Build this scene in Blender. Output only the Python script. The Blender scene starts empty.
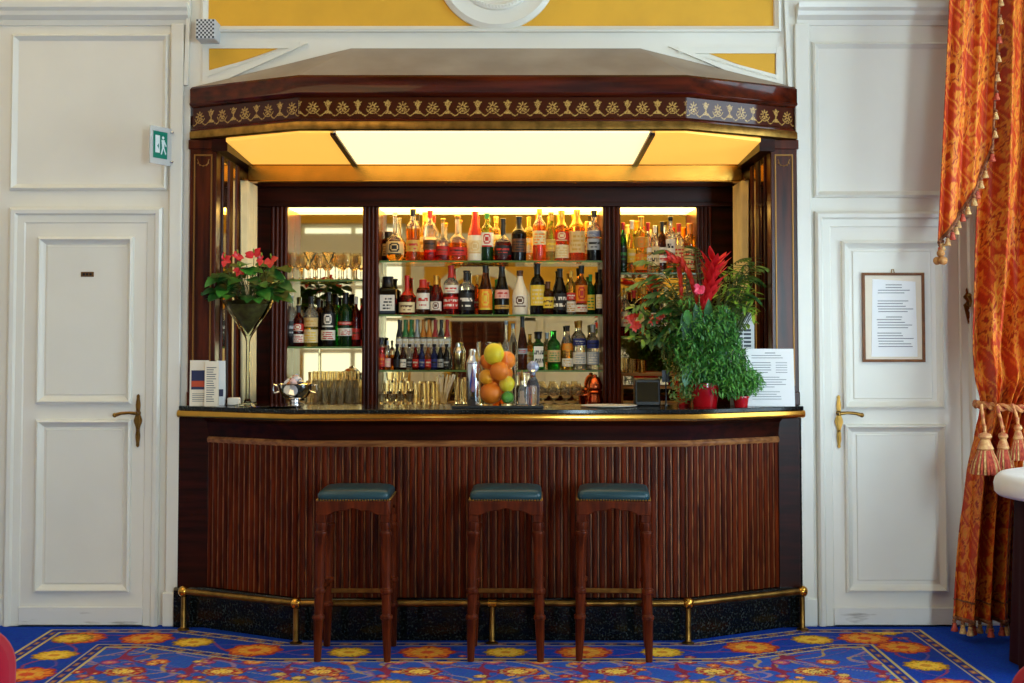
import bpy, math, random
import numpy as np
from mathutils import Vector, Matrix
random.seed(7)
sc = bpy.context.scene
COL = sc.collection
PI = math.pi
# ------------------------------------------------------------------ camera
F = 1365.0; TILT = math.radians(2.6); PY0 = 341 - F*math.tan(TILT); CAMY = -7.0; CAMZ = 1.44
cam_d = bpy.data.cameras.new('camera'); cam = bpy.data.objects.new('camera', cam_d); COL.objects.link(cam)
cam.location = (0, CAMY, CAMZ); cam.rotation_euler = (PI/2 + TILT, 0, 0)
cam_d.sensor_width = 36; cam_d.lens = F/1024*36; cam_d.shift_y = -(341.5-PY0)/1024
cam_d.clip_start = 0.05; sc.camera = cam
def W(px, py, y):
    """world point on the plane at depth y seen at a photo pixel (real plane, real size)"""
    a = (px-512)/F; b = (PY0-py)/F
    dy = math.cos(TILT) - b*math.sin(TILT); dz = math.sin(TILT) + b*math.cos(TILT)
    t = (y-CAMY)/dy
    return (a*t, y, CAMZ + dz*t)
def WX(px, py, y): return W(px, py, y)[0]
def WZ(py, y): return W(512, py, y)[2]
# ------------------------------------------------------------------ materials
def lin(c):
    return tuple(((v/255)/12.92 if v/255 <= .04045 else ((v/255+.055)/1.055)**2.4) for v in c[:3])
MATS = {}
def mat(name, c, rough=.5, metal=0, trans=0, ior=1.45, emis=0, coat=0, spec=.5, var=0, vscale=8, bump=0, bscale=60, vstretch=(1,1,1), c2=None, sheen=0, alpha=None):
    if name in MATS: return MATS[name]
    m = bpy.data.materials.new(name); m.use_nodes = True
    nt = m.node_tree; p = nt.nodes['Principled BSDF']
    L = lin(c) + (1,)
    p.inputs['Base Color'].default_value = L
    p.inputs['Roughness'].default_value = rough; p.inputs['Metallic'].default_value = metal
    p.inputs['Transmission Weight'].default_value = trans; p.inputs['IOR'].default_value = ior
    p.inputs['Coat Weight'].default_value = coat; p.inputs['Coat Roughness'].default_value = .12
    p.inputs['Specular IOR Level'].default_value = spec
    p.inputs['Sheen Weight'].default_value = sheen
    if emis:
        p.inputs['Emission Color'].default_value = L; p.inputs['Emission Strength'].default_value = emis
    if var or c2 or bump:
        tc = nt.nodes.new('ShaderNodeTexCoord'); mp = nt.nodes.new('ShaderNodeMapping'); mp.inputs['Scale'].default_value = vstretch
        nt.links.new(tc.outputs['Object'], mp.inputs[0])
    if var or c2:
        n = nt.nodes.new('ShaderNodeTexNoise'); n.inputs['Scale'].default_value = vscale; n.inputs['Detail'].default_value = 5
        r = nt.nodes.new('ShaderNodeValToRGB'); nt.links.new(mp.outputs[0], n.inputs[0]); nt.links.new(n.outputs[0], r.inputs[0])
        if c2:
            r.color_ramp.elements[0].color = L; r.color_ramp.elements[1].color = lin(c2) + (1,)
        else:
            r.color_ramp.elements[0].color = tuple(v*(1-var) for v in L[:3]) + (1,); r.color_ramp.elements[1].color = tuple(min(1, v*(1+var)) for v in L[:3]) + (1,)
        r.color_ramp.elements[0].position = .35; r.color_ramp.elements[1].position = .68
        nt.links.new(r.outputs[0], p.inputs['Base Color'])
    if bump:
        n2 = nt.nodes.new('ShaderNodeTexNoise'); n2.inputs['Scale'].default_value = bscale; n2.inputs['Detail'].default_value = 3
        bp = nt.nodes.new('ShaderNodeBump'); bp.inputs['Strength'].default_value = bump; bp.inputs['Distance'].default_value = .004
        nt.links.new(mp.outputs[0], n2.inputs[0]); nt.links.new(n2.outputs[0], bp.inputs['Height']); nt.links.new(bp.outputs[0], p.inputs['Normal'])
    MATS[name] = m
    return m
def attr_mat(name, rough=.9, bump=0, sheen=0, spec=.3, bscale=300):
    m = mat(name, (128,128,128), rough, bump=bump, bscale=bscale, sheen=sheen, spec=spec)
    nt = m.node_tree; a = nt.nodes.new('ShaderNodeAttribute'); a.attribute_name = 'pattern'
    nt.links.new(a.outputs['Color'], nt.nodes['Principled BSDF'].inputs['Base Color'])
    return m
WHITE = mat('white_gloss_paint', (227,223,210), .32, var=.025, vscale=3, bump=.02, bscale=14)
WHITE2 = mat('white_panel_paint', (229,224,211), .4, var=.03, vscale=2.2)
WORN = mat('worn_white_paint', (222,218,210), .45, c2=(150,140,126), vscale=3.2, vstretch=(1.5,1,9))
WORN.node_tree.nodes['Color Ramp'].color_ramp.elements[0].position = .60; WORN.node_tree.nodes['Color Ramp'].color_ramp.elements[1].position = .74
YELLOW = mat('yellow_ochre_paint', (222,165,42), .6, var=.06, vscale=4)
WOODV = mat('mahogany_upright_grain', (40,11,3), .3, c2=(88,32,9), vscale=5, vstretch=(6,6,.5), coat=.05, spec=.2)
WOODH = mat('mahogany_long_grain', (48,14,6), .3, c2=(92,34,14), vscale=5, vstretch=(.5,6,6), coat=.15, spec=.3)
WOODD = mat('dark_mahogany', (26,7,2), .34, c2=(54,15,5), vscale=6, vstretch=(.5,5,5), coat=.02, spec=.15)
WOODR = mat('reddish_reeded_wood', (46,10,2), .42, c2=(104,36,8), vscale=5, vstretch=(9,9,.6), coat=0, spec=.1)
WOODS = mat('stool_walnut', (56,18,5), .36, c2=(104,40,12), vscale=8, vstretch=(5,5,.8), coat=.04, spec=.15)
GLINT = mat('painted_edge_highlight', (44,15,6), .4, c2=(160,98,50), vscale=9, vstretch=(30,30,1.4), metal=.2)  # broken tan streaks painted in place of highlights on the reed edges
BRASS = mat('polished_brass', (206,150,62), .2, metal=1, var=.12, vscale=7)
BRASSD = mat('aged_brass', (138,102,48), .34, metal=1, var=.35, vscale=20)
GOLD = mat('gilt', (150,106,50), .4, metal=.7)
GRANITE = mat('black_granite', (12,15,15), .12, c2=(70,76,74), vscale=95, coat=.05, spec=.25)
GRANITE.node_tree.nodes['Color Ramp'].color_ramp.elements[0].position = .55; GRANITE.node_tree.nodes['Color Ramp'].color_ramp.elements[1].position = .8
ROOF = mat('grey_brown_roof', (150,134,118), .7, c2=(172,156,138), vscale=3, spec=.2)  # grey-brown mottled at random with a paler brown
MIRROR = mat('mirror_glass', (238,212,156), .02, metal=1)
BLACK = mat('black_plastic', (16,15,15), .35)
CHROME = mat('chrome', (226,226,228), .1, metal=1)
STEEL = mat('brushed_steel', (205,205,208), .25, metal=1)
COPPER = mat('copper', (216,108,66), .2, metal=1)
PAPER = mat('white_paper', (238,238,236), .7)
PAPERC = mat('cream_paper', (232,222,200), .7)
INK = mat('grey_ink', (90,92,98), .8)
PANEL_LIT = mat('lit_cream_diffuser', (255,226,164), .5, emis=1.6)
PANEL_SIDE = mat('lit_amber_diffuser', (255,192,82), .5, emis=.95)
CAB_LIT = mat('lit_cabinet_diffuser', (255,206,104), .5, emis=18.0)
# ------------------------------------------------------------------ mesh builder
class B:
    def __init__(s): s.v = []; s.f = []; s.m = []
    def add(s, vs, fs, m=0):
        o = len(s.v); s.v += [tuple(v) for v in vs]
        for i, f in enumerate(fs):
            s.f.append(tuple(o+k for k in f)); s.m.append(m[i] if isinstance(m, list) else m)
    def box(s, x0, x1, y0, y1, z0, z1, m=0):
        s.add([(x0,y0,z0),(x1,y0,z0),(x1,y1,z0),(x0,y1,z0),(x0,y0,z1),(x1,y0,z1),(x1,y1,z1),(x0,y1,z1)],
              [(0,3,2,1),(4,5,6,7),(0,1,5,4),(1,2,6,5),(2,3,7,6),(3,0,4,7)], m)
    def prism(s, poly, z0, z1, m=0):           # counter-clockwise XY polygon
        n = len(poly)
        s.add([(p[0],p[1],z0) for p in poly] + [(p[0],p[1],z1) for p in poly],
              [tuple(range(n))[::-1], tuple(range(n,2*n))] + [(i,(i+1)%n,n+(i+1)%n,n+i) for i in range(n)], m)
    def ext(s, poly, y0, y1, m=0):             # XZ polygon extruded along y
        n = len(poly)
        s.add([(p[0],y0,p[1]) for p in poly] + [(p[0],y1,p[1]) for p in poly],
              [tuple(range(n)), tuple(range(n,2*n))[::-1]] + [((i+1)%n,i,n+i,n+(i+1)%n) for i in range(n)], m)
    def lathe(s, prof, n=16, c=(0,0,0), m=0, rot=0, sx=1, sy=1, axis='z', cap=True):
        vs = []; fs = []; ms = []; k = len(prof)
        for r, z in prof:
            for i in range(n):
                a = rot + 2*PI*i/n; x, y = r*math.cos(a)*sx, r*math.sin(a)*sy
                if axis == 'z': vs.append((c[0]+x, c[1]+y, c[2]+z))
                elif axis == 'y': vs.append((c[0]+x, c[1]-z, c[2]+y))
                else: vs.append((c[0]+z, c[1]+x, c[2]+y))
        for j in range(k-1):
            for i in range(n):
                i2 = (i+1)%n; fs.append((j*n+i, j*n+i2, (j+1)*n+i2, (j+1)*n+i)); ms.append(m[j] if isinstance(m, list) else m)
        if cap:
            if prof[0][0] > 1e-6: fs.append(tuple(range(n))[::-1]); ms.append(m[0] if isinstance(m, list) else m)
            if prof[-1][0] > 1e-6: fs.append(tuple(range((k-1)*n, k*n))); ms.append(m[-1] if isinstance(m, list) else m)
        s.add(vs, fs, ms)
    def ball(s, c, r, n=12, k=8, m=0, sx=1, sy=1, sz=1):
        s.lathe([(max(1e-4, r*math.sin(PI*j/k)), -r*math.cos(PI*j/k)*sz) for j in range(k+1)], n, c, m, sx=sx, sy=sy, cap=False)
    def tube(s, pts, r, n=8, m=0, closed=False):
        pts = [Vector(p) for p in pts]; K = len(pts); vs = []; fs = []
        rr = r if isinstance(r, (list, tuple)) else [r]*K
        ref = None
        for i, p in enumerate(pts):
            if closed: t = pts[(i+1)%K] - pts[i-1]
            else: t = pts[min(i+1,K-1)] - pts[max(i-1,0)]
            t = t.normalized() if t.length > 1e-9 else Vector((0,0,1))
            if ref is None:
                ref = Vector((0,0,1)) if abs(t.z) < .9 else Vector((1,0,0))
            u = (ref - t*ref.dot(t))
            u = u.normalized() if u.length > 1e-6 else t.orthogonal().normalized()
            ref = u; w = t.cross(u)
            for k in range(n):
                a = 2*PI*k/n; q = p + (u*math.cos(a) + w*math.sin(a))*rr[i]; vs.append(tuple(q))
        for i in range(K if closed else K-1):
            for k in range(n):
                j = (i+1)%K; fs.append((i*n+k, i*n+(k+1)%n, j*n+(k+1)%n, j*n+k))
        if not closed: fs += [tuple(range(n))[::-1], tuple(range((K-1)*n, K*n))]
        s.add(vs, fs, m)
    def mould(s, x0, x1, z0, z1, prof, y, m=0):   # mitred moulding round a rectangle; prof = (inset, relief)
        vs = []
        for u, d in prof:
            vs += [(x0+u,y-d,z0+u),(x1-u,y-d,z0+u),(x1-u,y-d,z1-u),(x0+u,y-d,z1-u)]
        fs = []
        for j in range(len(prof)-1):
            for i in range(4): fs.append((j*4+i, j*4+(i+1)%4, (j+1)*4+(i+1)%4, (j+1)*4+i))
        s.add(vs, fs, m)
    def sweep(s, plan, prof, m=0, close=True):    # profile (out, z) swept along plan points with mitres; out = to the right of travel (towards -y for +x travel)
        P = [Vector((p[0],p[1])) for p in plan]; K = len(P); n = len(prof); vs = []; fs = []; ms = []
        for i in range(K):
            d0 = (P[i]-P[i-1]).normalized() if i > 0 else None
            d1 = (P[i+1]-P[i]).normalized() if i < K-1 else None
            n0 = Vector((d0.y,-d0.x)) if d0 else None; n1 = Vector((d1.y,-d1.x)) if d1 else None
            if n0 is None: q = n1
            elif n1 is None: q = n0
            else:
                q = (n0+n1); q = q/(q.dot(n0))
            for o, z in prof: vs.append((P[i].x+q.x*o, P[i].y+q.y*o, z))
        e = n if close else n-1
        for i in range(K-1):
            for j in range(e):
                fs.append((i*n+j, i*n+(j+1)%n, (i+1)*n+(j+1)%n, (i+1)*n+j)); ms.append(m[j] if isinstance(m, list) else m)
        if close:
            fs += [tuple(range(n))[::-1], tuple(range((K-1)*n, K*n))]; ms += [ms[0], ms[0]]
        s.add(vs, fs, ms)
    def leaf(s, base, d, up, L, w, bend=.3, m=0, k=5, shape='lance', fold=.15):
        d = Vector(d).normalized(); up = Vector(up); up = (up - d*up.dot(d))
        up = up.normalized() if up.length > 1e-5 else d.orthogonal().normalized()
        side = d.cross(up); p = Vector(base); vs = []; fs = []
        for i in range(k+1):
            t = i/k
            if shape == 'lance': ww = math.sin(PI*min(1, t*.93+.07))**.8
            elif shape == 'heart': ww = (math.sin(PI*t**.6))**.75 if t < 1 else 0
            else: ww = math.sin(PI*(t*.9+.1))**.5*(1-.3*t)
            if t == 1: ww = .02
            dd = (d*math.cos(bend*t) - up*math.sin(bend*t))
            q = p
            uu = up*math.cos(bend*t) + d*math.sin(bend*t)
            vs += [tuple(q - side*w*.5*ww + uu*fold*w*ww*.5), tuple(q), tuple(q + side*w*.5*ww + uu*fold*w*ww*.5)]
            p = p + dd*(L/k)
        for i in range(k):
            a = 3*i; fs += [(a,a+1,a+4,a+3),(a+1,a+2,a+5,a+4)]
        s.add(vs, fs, m)
    def build(s, name, mats, parent=None, loc=None, bevel=0, smooth=35, seg=2):
        me = bpy.data.meshes.new(name); me.from_pydata(s.v, [], s.f)
        if not isinstance(mats, (list, tuple)): mats = [mats]
        for mm in mats: me.materials.append(mm)
        me.polygons.foreach_set('material_index', s.m)
        if smooth:
            me.polygons.foreach_set('use_smooth', [True]*len(s.f)); me.set_sharp_from_angle(angle=math.radians(smooth))
        me.update()
        o = bpy.data.objects.new(name, me); COL.objects.link(o)
        if loc: o.location = loc
        if parent: o.parent = parent
        if bevel:
            b = o.modifiers.new('bevel', 'BEVEL'); b.width = bevel; b.segments = seg; b.limit_method = 'ANGLE'; b.angle_limit = math.radians(40)
        return o
def tag(o, label, cat, group=None, kind=None):
    o['label'] = label; o['category'] = cat
    if group: o['group'] = group
    if kind: o['kind'] = kind
    return o
def thing(name, label, cat, loc=(0,0,0), rz=0, group=None):
    o = bpy.data.objects.new(name, None); o.empty_display_size = .05; COL.objects.link(o)
    o.location = loc; o.rotation_euler = (0,0,rz); return tag(o, label, cat, group)
def struct(o, label=None, cat=None):
    o['kind'] = 'structure'
    if label: o['label'] = label
    if cat: o['category'] = cat
    return o
def dup(root, loc, label=None, rz=None):
    r = root.copy(); COL.objects.link(r); r.location = loc
    if rz is not None: r.rotation_euler = (0,0,rz)
    if label: r['label'] = label
    for ch in list(root.children):
        c = ch.copy(); COL.objects.link(c); c.parent = r
        for g in list(ch.children):
            d = g.copy(); COL.objects.link(d); d.parent = c
    return r
ORD = ['first','second','third','fourth','fifth','sixth','seventh','eighth','ninth','tenth','eleventh','twelfth','thirteenth','fourteenth','fifteenth','sixteenth','seventeenth','eighteenth','nineteenth','twentieth']
def grid_attr(name, P, RGB, m, parent=None, kind=None):
    """P (nv,nu,3) points, RGB (nv,nu,3) sRGB 0-255 colours of the weave"""
    nv, nu = P.shape[:2]
    me = bpy.data.meshes.new(name)
    idx = np.arange(nv*nu).reshape(nv, nu)
    q = np.stack([idx[:-1,:-1], idx[:-1,1:], idx[1:,1:], idx[1:,:-1]], -1).reshape(-1)
    nf = (nv-1)*(nu-1)
    me.vertices.add(nv*nu); me.vertices.foreach_set('co', P.astype(np.float32).ravel())
    me.loops.add(nf*4); me.loops.foreach_set('vertex_index', q.astype(np.int32))
    me.polygons.add(nf); me.polygons.foreach_set('loop_start', np.arange(0, nf*4, 4, dtype=np.int32))
    me.polygons.foreach_set('use_smooth', np.ones(nf, dtype=bool))
    me.update(calc_edges=True); me.validate()
    c = RGB.reshape(-1,3)/255.0; c = np.where(c <= .04045, c/12.92, ((c+.055)/1.055)**2.4)
    at = me.color_attributes.new('pattern', 'FLOAT_COLOR', 'POINT')
    at.data.foreach_set('color', np.concatenate([c, np.ones((len(c),1))], 1).astype(np.float32).ravel())
    me.materials.append(m)
    o = bpy.data.objects.new(name, me); COL.objects.link(o)
    if parent: o.parent = parent
    if kind: o['kind'] = kind
    return o
# ------------------------------------------------------------------ room numbers
XL, XR, YF, ZC = -4.6, 3.4, -9.6, 5.6
BX = -.095                                   # centre line of the bar
OPL, OPR = BX-1.565, BX+1.565                # opening in the back wall
YB = 1.05                                    # front plane of the back bar
# ------------------------------------------------------------------ carpet
def make_floor():
    xs = np.concatenate([np.arange(XL, -2.5, .25), np.arange(-2.5, 2.5, .0065), np.arange(2.5, XR+.01, .15)])
    ys = np.concatenate([np.arange(YF, -4, .3), np.arange(-4, -1.6, .02), np.arange(-1.6, 0, .0085), np.arange(0, 1.45, .2), [1.45]])
    X, Y = np.meshgrid(xs, ys)
    RGB = np.empty(X.shape + (3,)); RGB[:] = (12, 58, 160)
    # signed distance inward from the border line
    P = [(-2.30,-12),(-2.30,-.11),(BX-1.55,-.11),(BX-.97,-.405),(BX+.97,-.405),(BX+1.55,-.11),(2.04,-.11),(2.04,-12)]
    S = np.full(X.shape, 1e9); T = np.zeros(X.shape); acc = 0
    for (ax, ay), (bx, by) in zip(P[:-1], P[1:]):
        dx, dy = bx-ax, by-ay; L = math.hypot(dx, dy)
        t = np.clip(((X-ax)*dx+(Y-ay)*dy)/L**2, 0, 1)
        d = np.hypot(X-(ax+t*dx), Y-(ay+t*dy)); k = d < S
        S[k] = d[k]; T[k] = acc + t[k]*L; acc += L
    lim = np.interp(X, [p[0] for p in P[1:-1]], [p[1] for p in P[1:-1]])
    inside = (X > -2.30) & (X < 2.04) & (Y < lim)
    S[~inside] = -1
    field = S > .39; band = (S > .07) & (S < .325)
    RGB[band] = (24, 60, 156); RGB[field] = (46, 84, 172)
    def paint(mask, c): RGB[mask] = c
    # fine mottling of the yarn
    rng = np.random.default_rng(3)
    # scrolls over the field
    def scroll(f, w, col, m0):
        paint(m0 & (np.abs(f) < w), col)
    sx, sy = X/.43*2*PI, Y/.43*2*PI
    scroll(np.sin(sx*.5+1.3*np.sin(sy*.5)) + .6*np.sin(sy+.7), .075, (150,120,150), field)
    scroll(np.sin(sx*.5-1.3*np.sin(sy*.5)+1.1) - .6*np.sin(sy*1.0-.4), .075, (168,130,90), field)
    scroll(np.cos(sx*.8+1.9*np.sin(sy*.6+2))+.7*np.sin(sy*1.4+sx*.3), .085, (176,146,96), field)
    scroll(np.sin(sx*1.3-1.6*np.sin(sy*.8+1))-.5*np.cos(sy*1.1), .08, (120,84,140), field)
    scroll(np.sin(sx+2.2*np.sin(sy*.5+.8)) + np.cos(sy*.9), .11, (138,46,70), field)
    scroll(np.sin(T*2*PI/.55)*.07 + S-.2, .007, (140,60,96), band)
    scroll(-np.sin(T*2*PI/.55)*.07 + S-.2, .006, (96,76,150), band)
    def flower(cx, cy, R, n, cols, a0=0, m0=None, sq=1.0):
        i0, i1 = np.searchsorted(xs, [cx-R*1.1, cx+R*1.1]); j0, j1 = np.searchsorted(ys, [cy-R*1.1, cy+R*1.1])
        if i0 == i1 or j0 == j1: return
        dx = X[j0:j1,i0:i1]-cx; dy = (Y[j0:j1,i0:i1]-cy)/sq; r = np.hypot(dx, dy); th = np.arctan2(dy, dx)+a0
        sub = RGB[j0:j1,i0:i1]; ok = inside[j0:j1,i0:i1]
        if m0 is not None: ok = ok & m0[j0:j1,i0:i1]
        e = R*(.84+.16*np.abs(np.cos(n*th/2))*1.0)
        sub[ok & (r < e)] = cols[0]
        sub[ok & (r < e*.86)] = cols[1]
        sub[ok & (r < e*.86) & (np.abs(np.sin(n*th/2)) < .22) & (r > R*.35)] = cols[0]
        sub[ok & (r < R*.55)] = cols[2]
        sub[ok & (r < R*.55) & (np.abs(np.cos(n*th/2+.8)) < .25) & (r > R*.25)] = cols[1]
        sub[ok & (r < R*.24)] = cols[3]
    OR = [(168,52,40),(224,120,40),(228,160,56),(214,84,40)]
    YE = [(150,110,40),(232,176,48),(240,196,70),(214,140,40)]
    # band medallions
    def at(s):
        a = 0
        for (ax, ay), (bx, by) in zip(P[:-1], P[1:]):
            L = math.hypot(bx-ax, by-ay)
            if a+L >= s:
                t = (s-a)/L; nx, ny = (by-ay)/L, -(bx-ax)/L
                return ax+t*(bx-ax)+nx*.2, ay+t*(by-ay)+ny*.2
            a += L
        return None
    tot = acc; k = 0; s = tot/2 - .362*40 + .10
    while s < tot:
        if s > 0:
            q = at(s)
            if q:
                if k % 2: flower(q[0], q[1], .135, 8, OR, m0=band)
                else: flower(q[0], q[1], .105, 10, YE, m0=band)
        s += .362; k += 1
    # border lines and their small blocks
    for a, b in ((0,.011),(.058,.068),(.328,.338),(.382,.394)):
        paint((S >= a) & (S < b), (206,182,96))
    for a, b in ((.016,.052),(.343,.377)):
        g = (S >= a) & (S < b); paint(g, (24,44,122)); u = (T % .105)
        paint(g & (u < .06) & (S > a+.006) & (S < b-.006), (150,96,62)); paint(g & (u > .02) & (u < .04) & (S > a+.012) & (S < b-.012), (206,150,84))
    # field rows
    gx = .43
    for j in range(0, 12):
        yy = -1.245 - j*.62
        for i in range(-6, 7):
            x0 = BX+.01+i*gx
            flower(x0, yy, .135, 14, YE, m0=field)
            flower(x0+gx/2, yy+.03, .075, 4, [(170,60,44),(226,116,60),(232,140,80),(190,70,50)], a0=.8, m0=field, sq=.8)
            flower(x0+gx/2-.10, yy+.27, .10, 9, [(150,40,44),(214,96,50),(240,196,90),(236,180,70)], m0=field, sq=.85)
            flower(x0+.11, yy+.27, .085, 7, [(186,150,90),(170,50,44),(240,200,96),(236,190,70)], m0=field, sq=.85)
            flower(x0, yy+.44, .05, 5, [(96,46,110),(160,70,120),(200,110,110),(220,160,90)], m0=field)
            flower(x0+gx/2, yy+.45, .055, 6, [(160,60,50),(216,110,60),(230,170,90),(200,90,50)], m0=field)
            flower(x0+.21, yy+.16, .04, 5, [(130,40,60),(176,60,66),(214,120,90),(220,160,90)], m0=field)
            flower(x0-.04, yy+.19, .035, 5, [(120,40,70),(150,60,90),(200,110,100),(220,160,90)], m0=field)
    rr_ = random.Random(12)
    for i in range(420):
        cx, cy_ = rr_.uniform(-2, 1.7), rr_.uniform(-3.2, -.75)
        c = rr_.choice([(214,110,56),(176,52,58),(206,170,90),(150,70,120),(226,150,70)])
        flower(cx, cy_, rr_.uniform(.02,.038), rr_.choice((2,3,5)), [(110,40,50),c,c,(236,196,110)], a0=rr_.uniform(0,6), m0=field)
    for i in range(160):
        q = at(rr_.uniform(1.5, tot-1.5))
        if q: flower(q[0]+rr_.uniform(-.1,.1), q[1]+rr_.uniform(-.1,.1), rr_.uniform(.018,.032), rr_.choice((2,3,5)), [(90,40,70),(150,66,90),(180,90,80),(214,150,80)], a0=rr_.uniform(0,6), m0=band & (np.abs(S-.2) > .03) & (RGB[...,2] > 140))
    RGB += rng.normal(0, 7, RGB.shape); np.clip(RGB, 0, 255, out=RGB)
    Pn = np.stack([X, Y, np.zeros_like(X)], -1)
    o = grid_attr('floor', Pn, RGB, attr_mat('woven_carpet', .95, bump=.4, spec=.15), kind='structure')
    return o
make_floor()
# ------------------------------------------------------------------ walls
b = B()
b.box(XL, OPL, 0, .18, 0, ZC); b.box(OPR, XR, 0, .18, 0, ZC); b.box(OPL, OPR, 0, .18, 2.74, ZC)
struct(b.build('wall_back', WHITE2))
b = B(); b.box(XL-.1, XL, YF, .18, 0, ZC); struct(b.build('wall_left', WHITE2))
b = B(); zw0, zw1 = .35, 3.75
for (y0, y1, z0, z1) in ((YF,-8.2,0,ZC),(-5.6,-3.1,0,ZC),(-1.0,.18,0,ZC),(-8.2,-5.6,0,zw0),(-8.2,-5.6,zw1,ZC),(-3.1,-1.0,0,zw0),(-3.1,-1.0,zw1,ZC)):
    b.box(XR, XR+.25, y0, y1, z0, z1)
struct(b.build('wall_right', WHITE2))
b = B(); b.box(XL-.1, XR+.25, YF, 1.5, ZC, ZC+.1); struct(b.build('ceiling', mat('ceiling_white', (240,238,228), .8, var=.02)))
# wall behind the camera: ochre with white arches and two tall windows (seen in the mirrors)
b = B(); WN = ((-3.0,-1.5),(2.5,3.34))
b.box(XL, -3.0, YF-.2, YF, 0, ZC); b.box(-1.5, 2.5, YF-.2, YF, 0, ZC); b.box(3.34, XR, YF-.2, YF, 0, ZC)
for x0, x1 in WN: b.box(x0, x1, YF-.2, YF, 0, .4); b.box(x0, x1, YF-.2, YF, 3.1, ZC)
struct(b.build('wall_front', YELLOW))
def arch(cx, zs, r0, r1, y0, y1, bm):
    n = 20; pts = [(cx+r1*math.cos(PI*i/n), zs+r1*math.sin(PI*i/n)) for i in range(n+1)]; q = [(cx+r0*math.cos(PI*i/n), zs+r0*math.sin(PI*i/n)) for i in range(n+1)]
    for i in range(n): bm.ext([pts[i], pts[i+1], q[i+1], q[i]], y0, y1)
    bm.box(cx-r1, cx-r0, min(y0,y1), max(y0,y1), 0, zs); bm.box(cx+r0, cx+r1, min(y0,y1), max(y0,y1), 0, zs)
b = B()
arch(-.45, 1.75, .62, .78, YF, YF+.06, b); arch(.95, 1.75, .4, .5, YF, YF+.05, b)
b.box(XL, XR, YF, YF+.08, 2.62, 2.95); b.box(XL, -3.12, YF, YF+.03, 0, 1.7); b.box(-1.4, -.95, YF, YF+.03, 0, 1.75); b.box(.05, 2.38, YF, YF+.03, 0, 1.75); b.box(XL, 2.38, YF, YF+.06, 1.72, 1.78)
b.box(-1.42, -1.24, YF, YF+.07, 0, 2.75); b.box(.36, .46, YF, YF+.05, 0, 1.75)
for x0, x1 in WN: b.mould(x0-.12, x1+.12, .3, 3.2, [(0,0),(0,.05),(.12,.05),(.12,0)], YF+.0)
o = struct(b.build('trim_11', WHITE))
for i, (x0, x1) in enumerate(WN):
    b = B(); yc = YF-.1
    for x in (x0+.03, (x0+x1)/2, x1-.03): b.box(x-.03, x+.03, yc-.03, yc+.03, .4, 3.1)
    for z in (.43, 1.3, 2.2, 3.07): b.box(x0, x1, yc-.025, yc+.025, z-.03, z+.03)
    w = struct(b.build('window_%d' % (i+1), WHITE))
for i, (y0, y1) in enumerate(((-8.2,-5.6),(-3.1,-1.0))):
    b = B(); xc = XR+.12
    for y in (y0+.03, (y0+y1)/2, y1-.03): b.box(xc-.03, xc+.03, y-.03, y+.03, zw0, zw1)
    for z in (zw0+.03, 1.3, 2.2, zw1-.03): b.box(xc-.025, xc+.025, y0, y1, z-.03, z+.03)
    struct(b.build('window_%d' % (i+3), WHITE))
b = B(); b.box(-.85, -.05, YF-.01, YF+.02, 0, 2.2); b.mould(-.78, -.47, .3, 2.0, [(0,0),(.02,-.02),(.06,-.02),(.08,0)], YF+.02); b.mould(-.43, -.12, .3, 2.0, [(0,0),(.02,-.02),(.06,-.02),(.08,0)], YF+.02)
struct(b.build('door_3', WOODH))
# ------------------------------------------------------------------ back wall dressing
MOULD = [(0,0),(.004,.016),(.014,.024),(.024,.014),(.032,.003),(.036,0)]
CASING = [(0,0),(0,.028),(.012,.04),(.03,.036),(.04,.022),(.075,.018),(.085,.008),(.088,0)]
def rect(px0, px1, py0, py1, y=0):
    pm = (py0+py1)/2
    return WX(px0, pm, y), WX(px1, pm, y), WZ(py1, y), WZ(py0, y)
# left panelled wall
x0, x1, z0, z1 = rect(11, 169, 34, 191)
b = B(); b.mould(x0, x1, z0, z1, MOULD, 0); x0, x1, z0, z1 = rect(812, 1010, 42, 198); b.mould(x0, x1, z0, z1, MOULD, 0); struct(b.build('trim_1', WHITE))
zc = WZ(19, 0)
CORN = [(0,zc-.035),(-.012,zc-.035),(-.02,zc-.01),(-.05,zc+.01),(-.055,zc+.03),(-.075,zc+.045),(-.08,zc+.07),(0,zc+.07)]
def cornice(x0, x1, nm):
    b = B(); vs = []; n = len(CORN)
    for x in (x0, x1): vs += [(x, y, z) for y, z in CORN]
    b.add(vs, [tuple(range(n)), tuple(range(n,2*n))[::-1]] + [((i+1)%n, i, n+i, n+(i+1)%n) for i in range(n)])
    struct(b.build(nm, WHITE))
cornice(XL, WX(190,12,0), 'trim_2')
cornice(WX(796,20,0), XR, 'trim_3')
# upper panels above the cornices
b = B(); x0, x1, z0, z1 = rect(-70, 160, -160, -18); b.mould(x0, x1, z0, z1, MOULD, 0)
x0, x1, z0, z1 = rect(812, 1000, -160, -10); b.mould(x0, x1, z0, z1, MOULD, 0); struct(b.build('trim_4', WHITE))
# pilaster strips left and right of the bar
b = B(); xa, xb = WX(168,420,0), WX(181,420,0); b.box(xa, xb, -.03, 0, 0, zc-.03); b.box(xa-.01, xb+.01, -.042, 0, 0, .17)
xa, xb = WX(797,400,0), WX(812,400,0); b.box(xa, xb, -.03, 0, 0, zc-.03); b.box(xa-.005, xb+.01, -.042, 0, 0, .14)
struct(b.build('trim_5', WHITE, bevel=.006))
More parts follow.
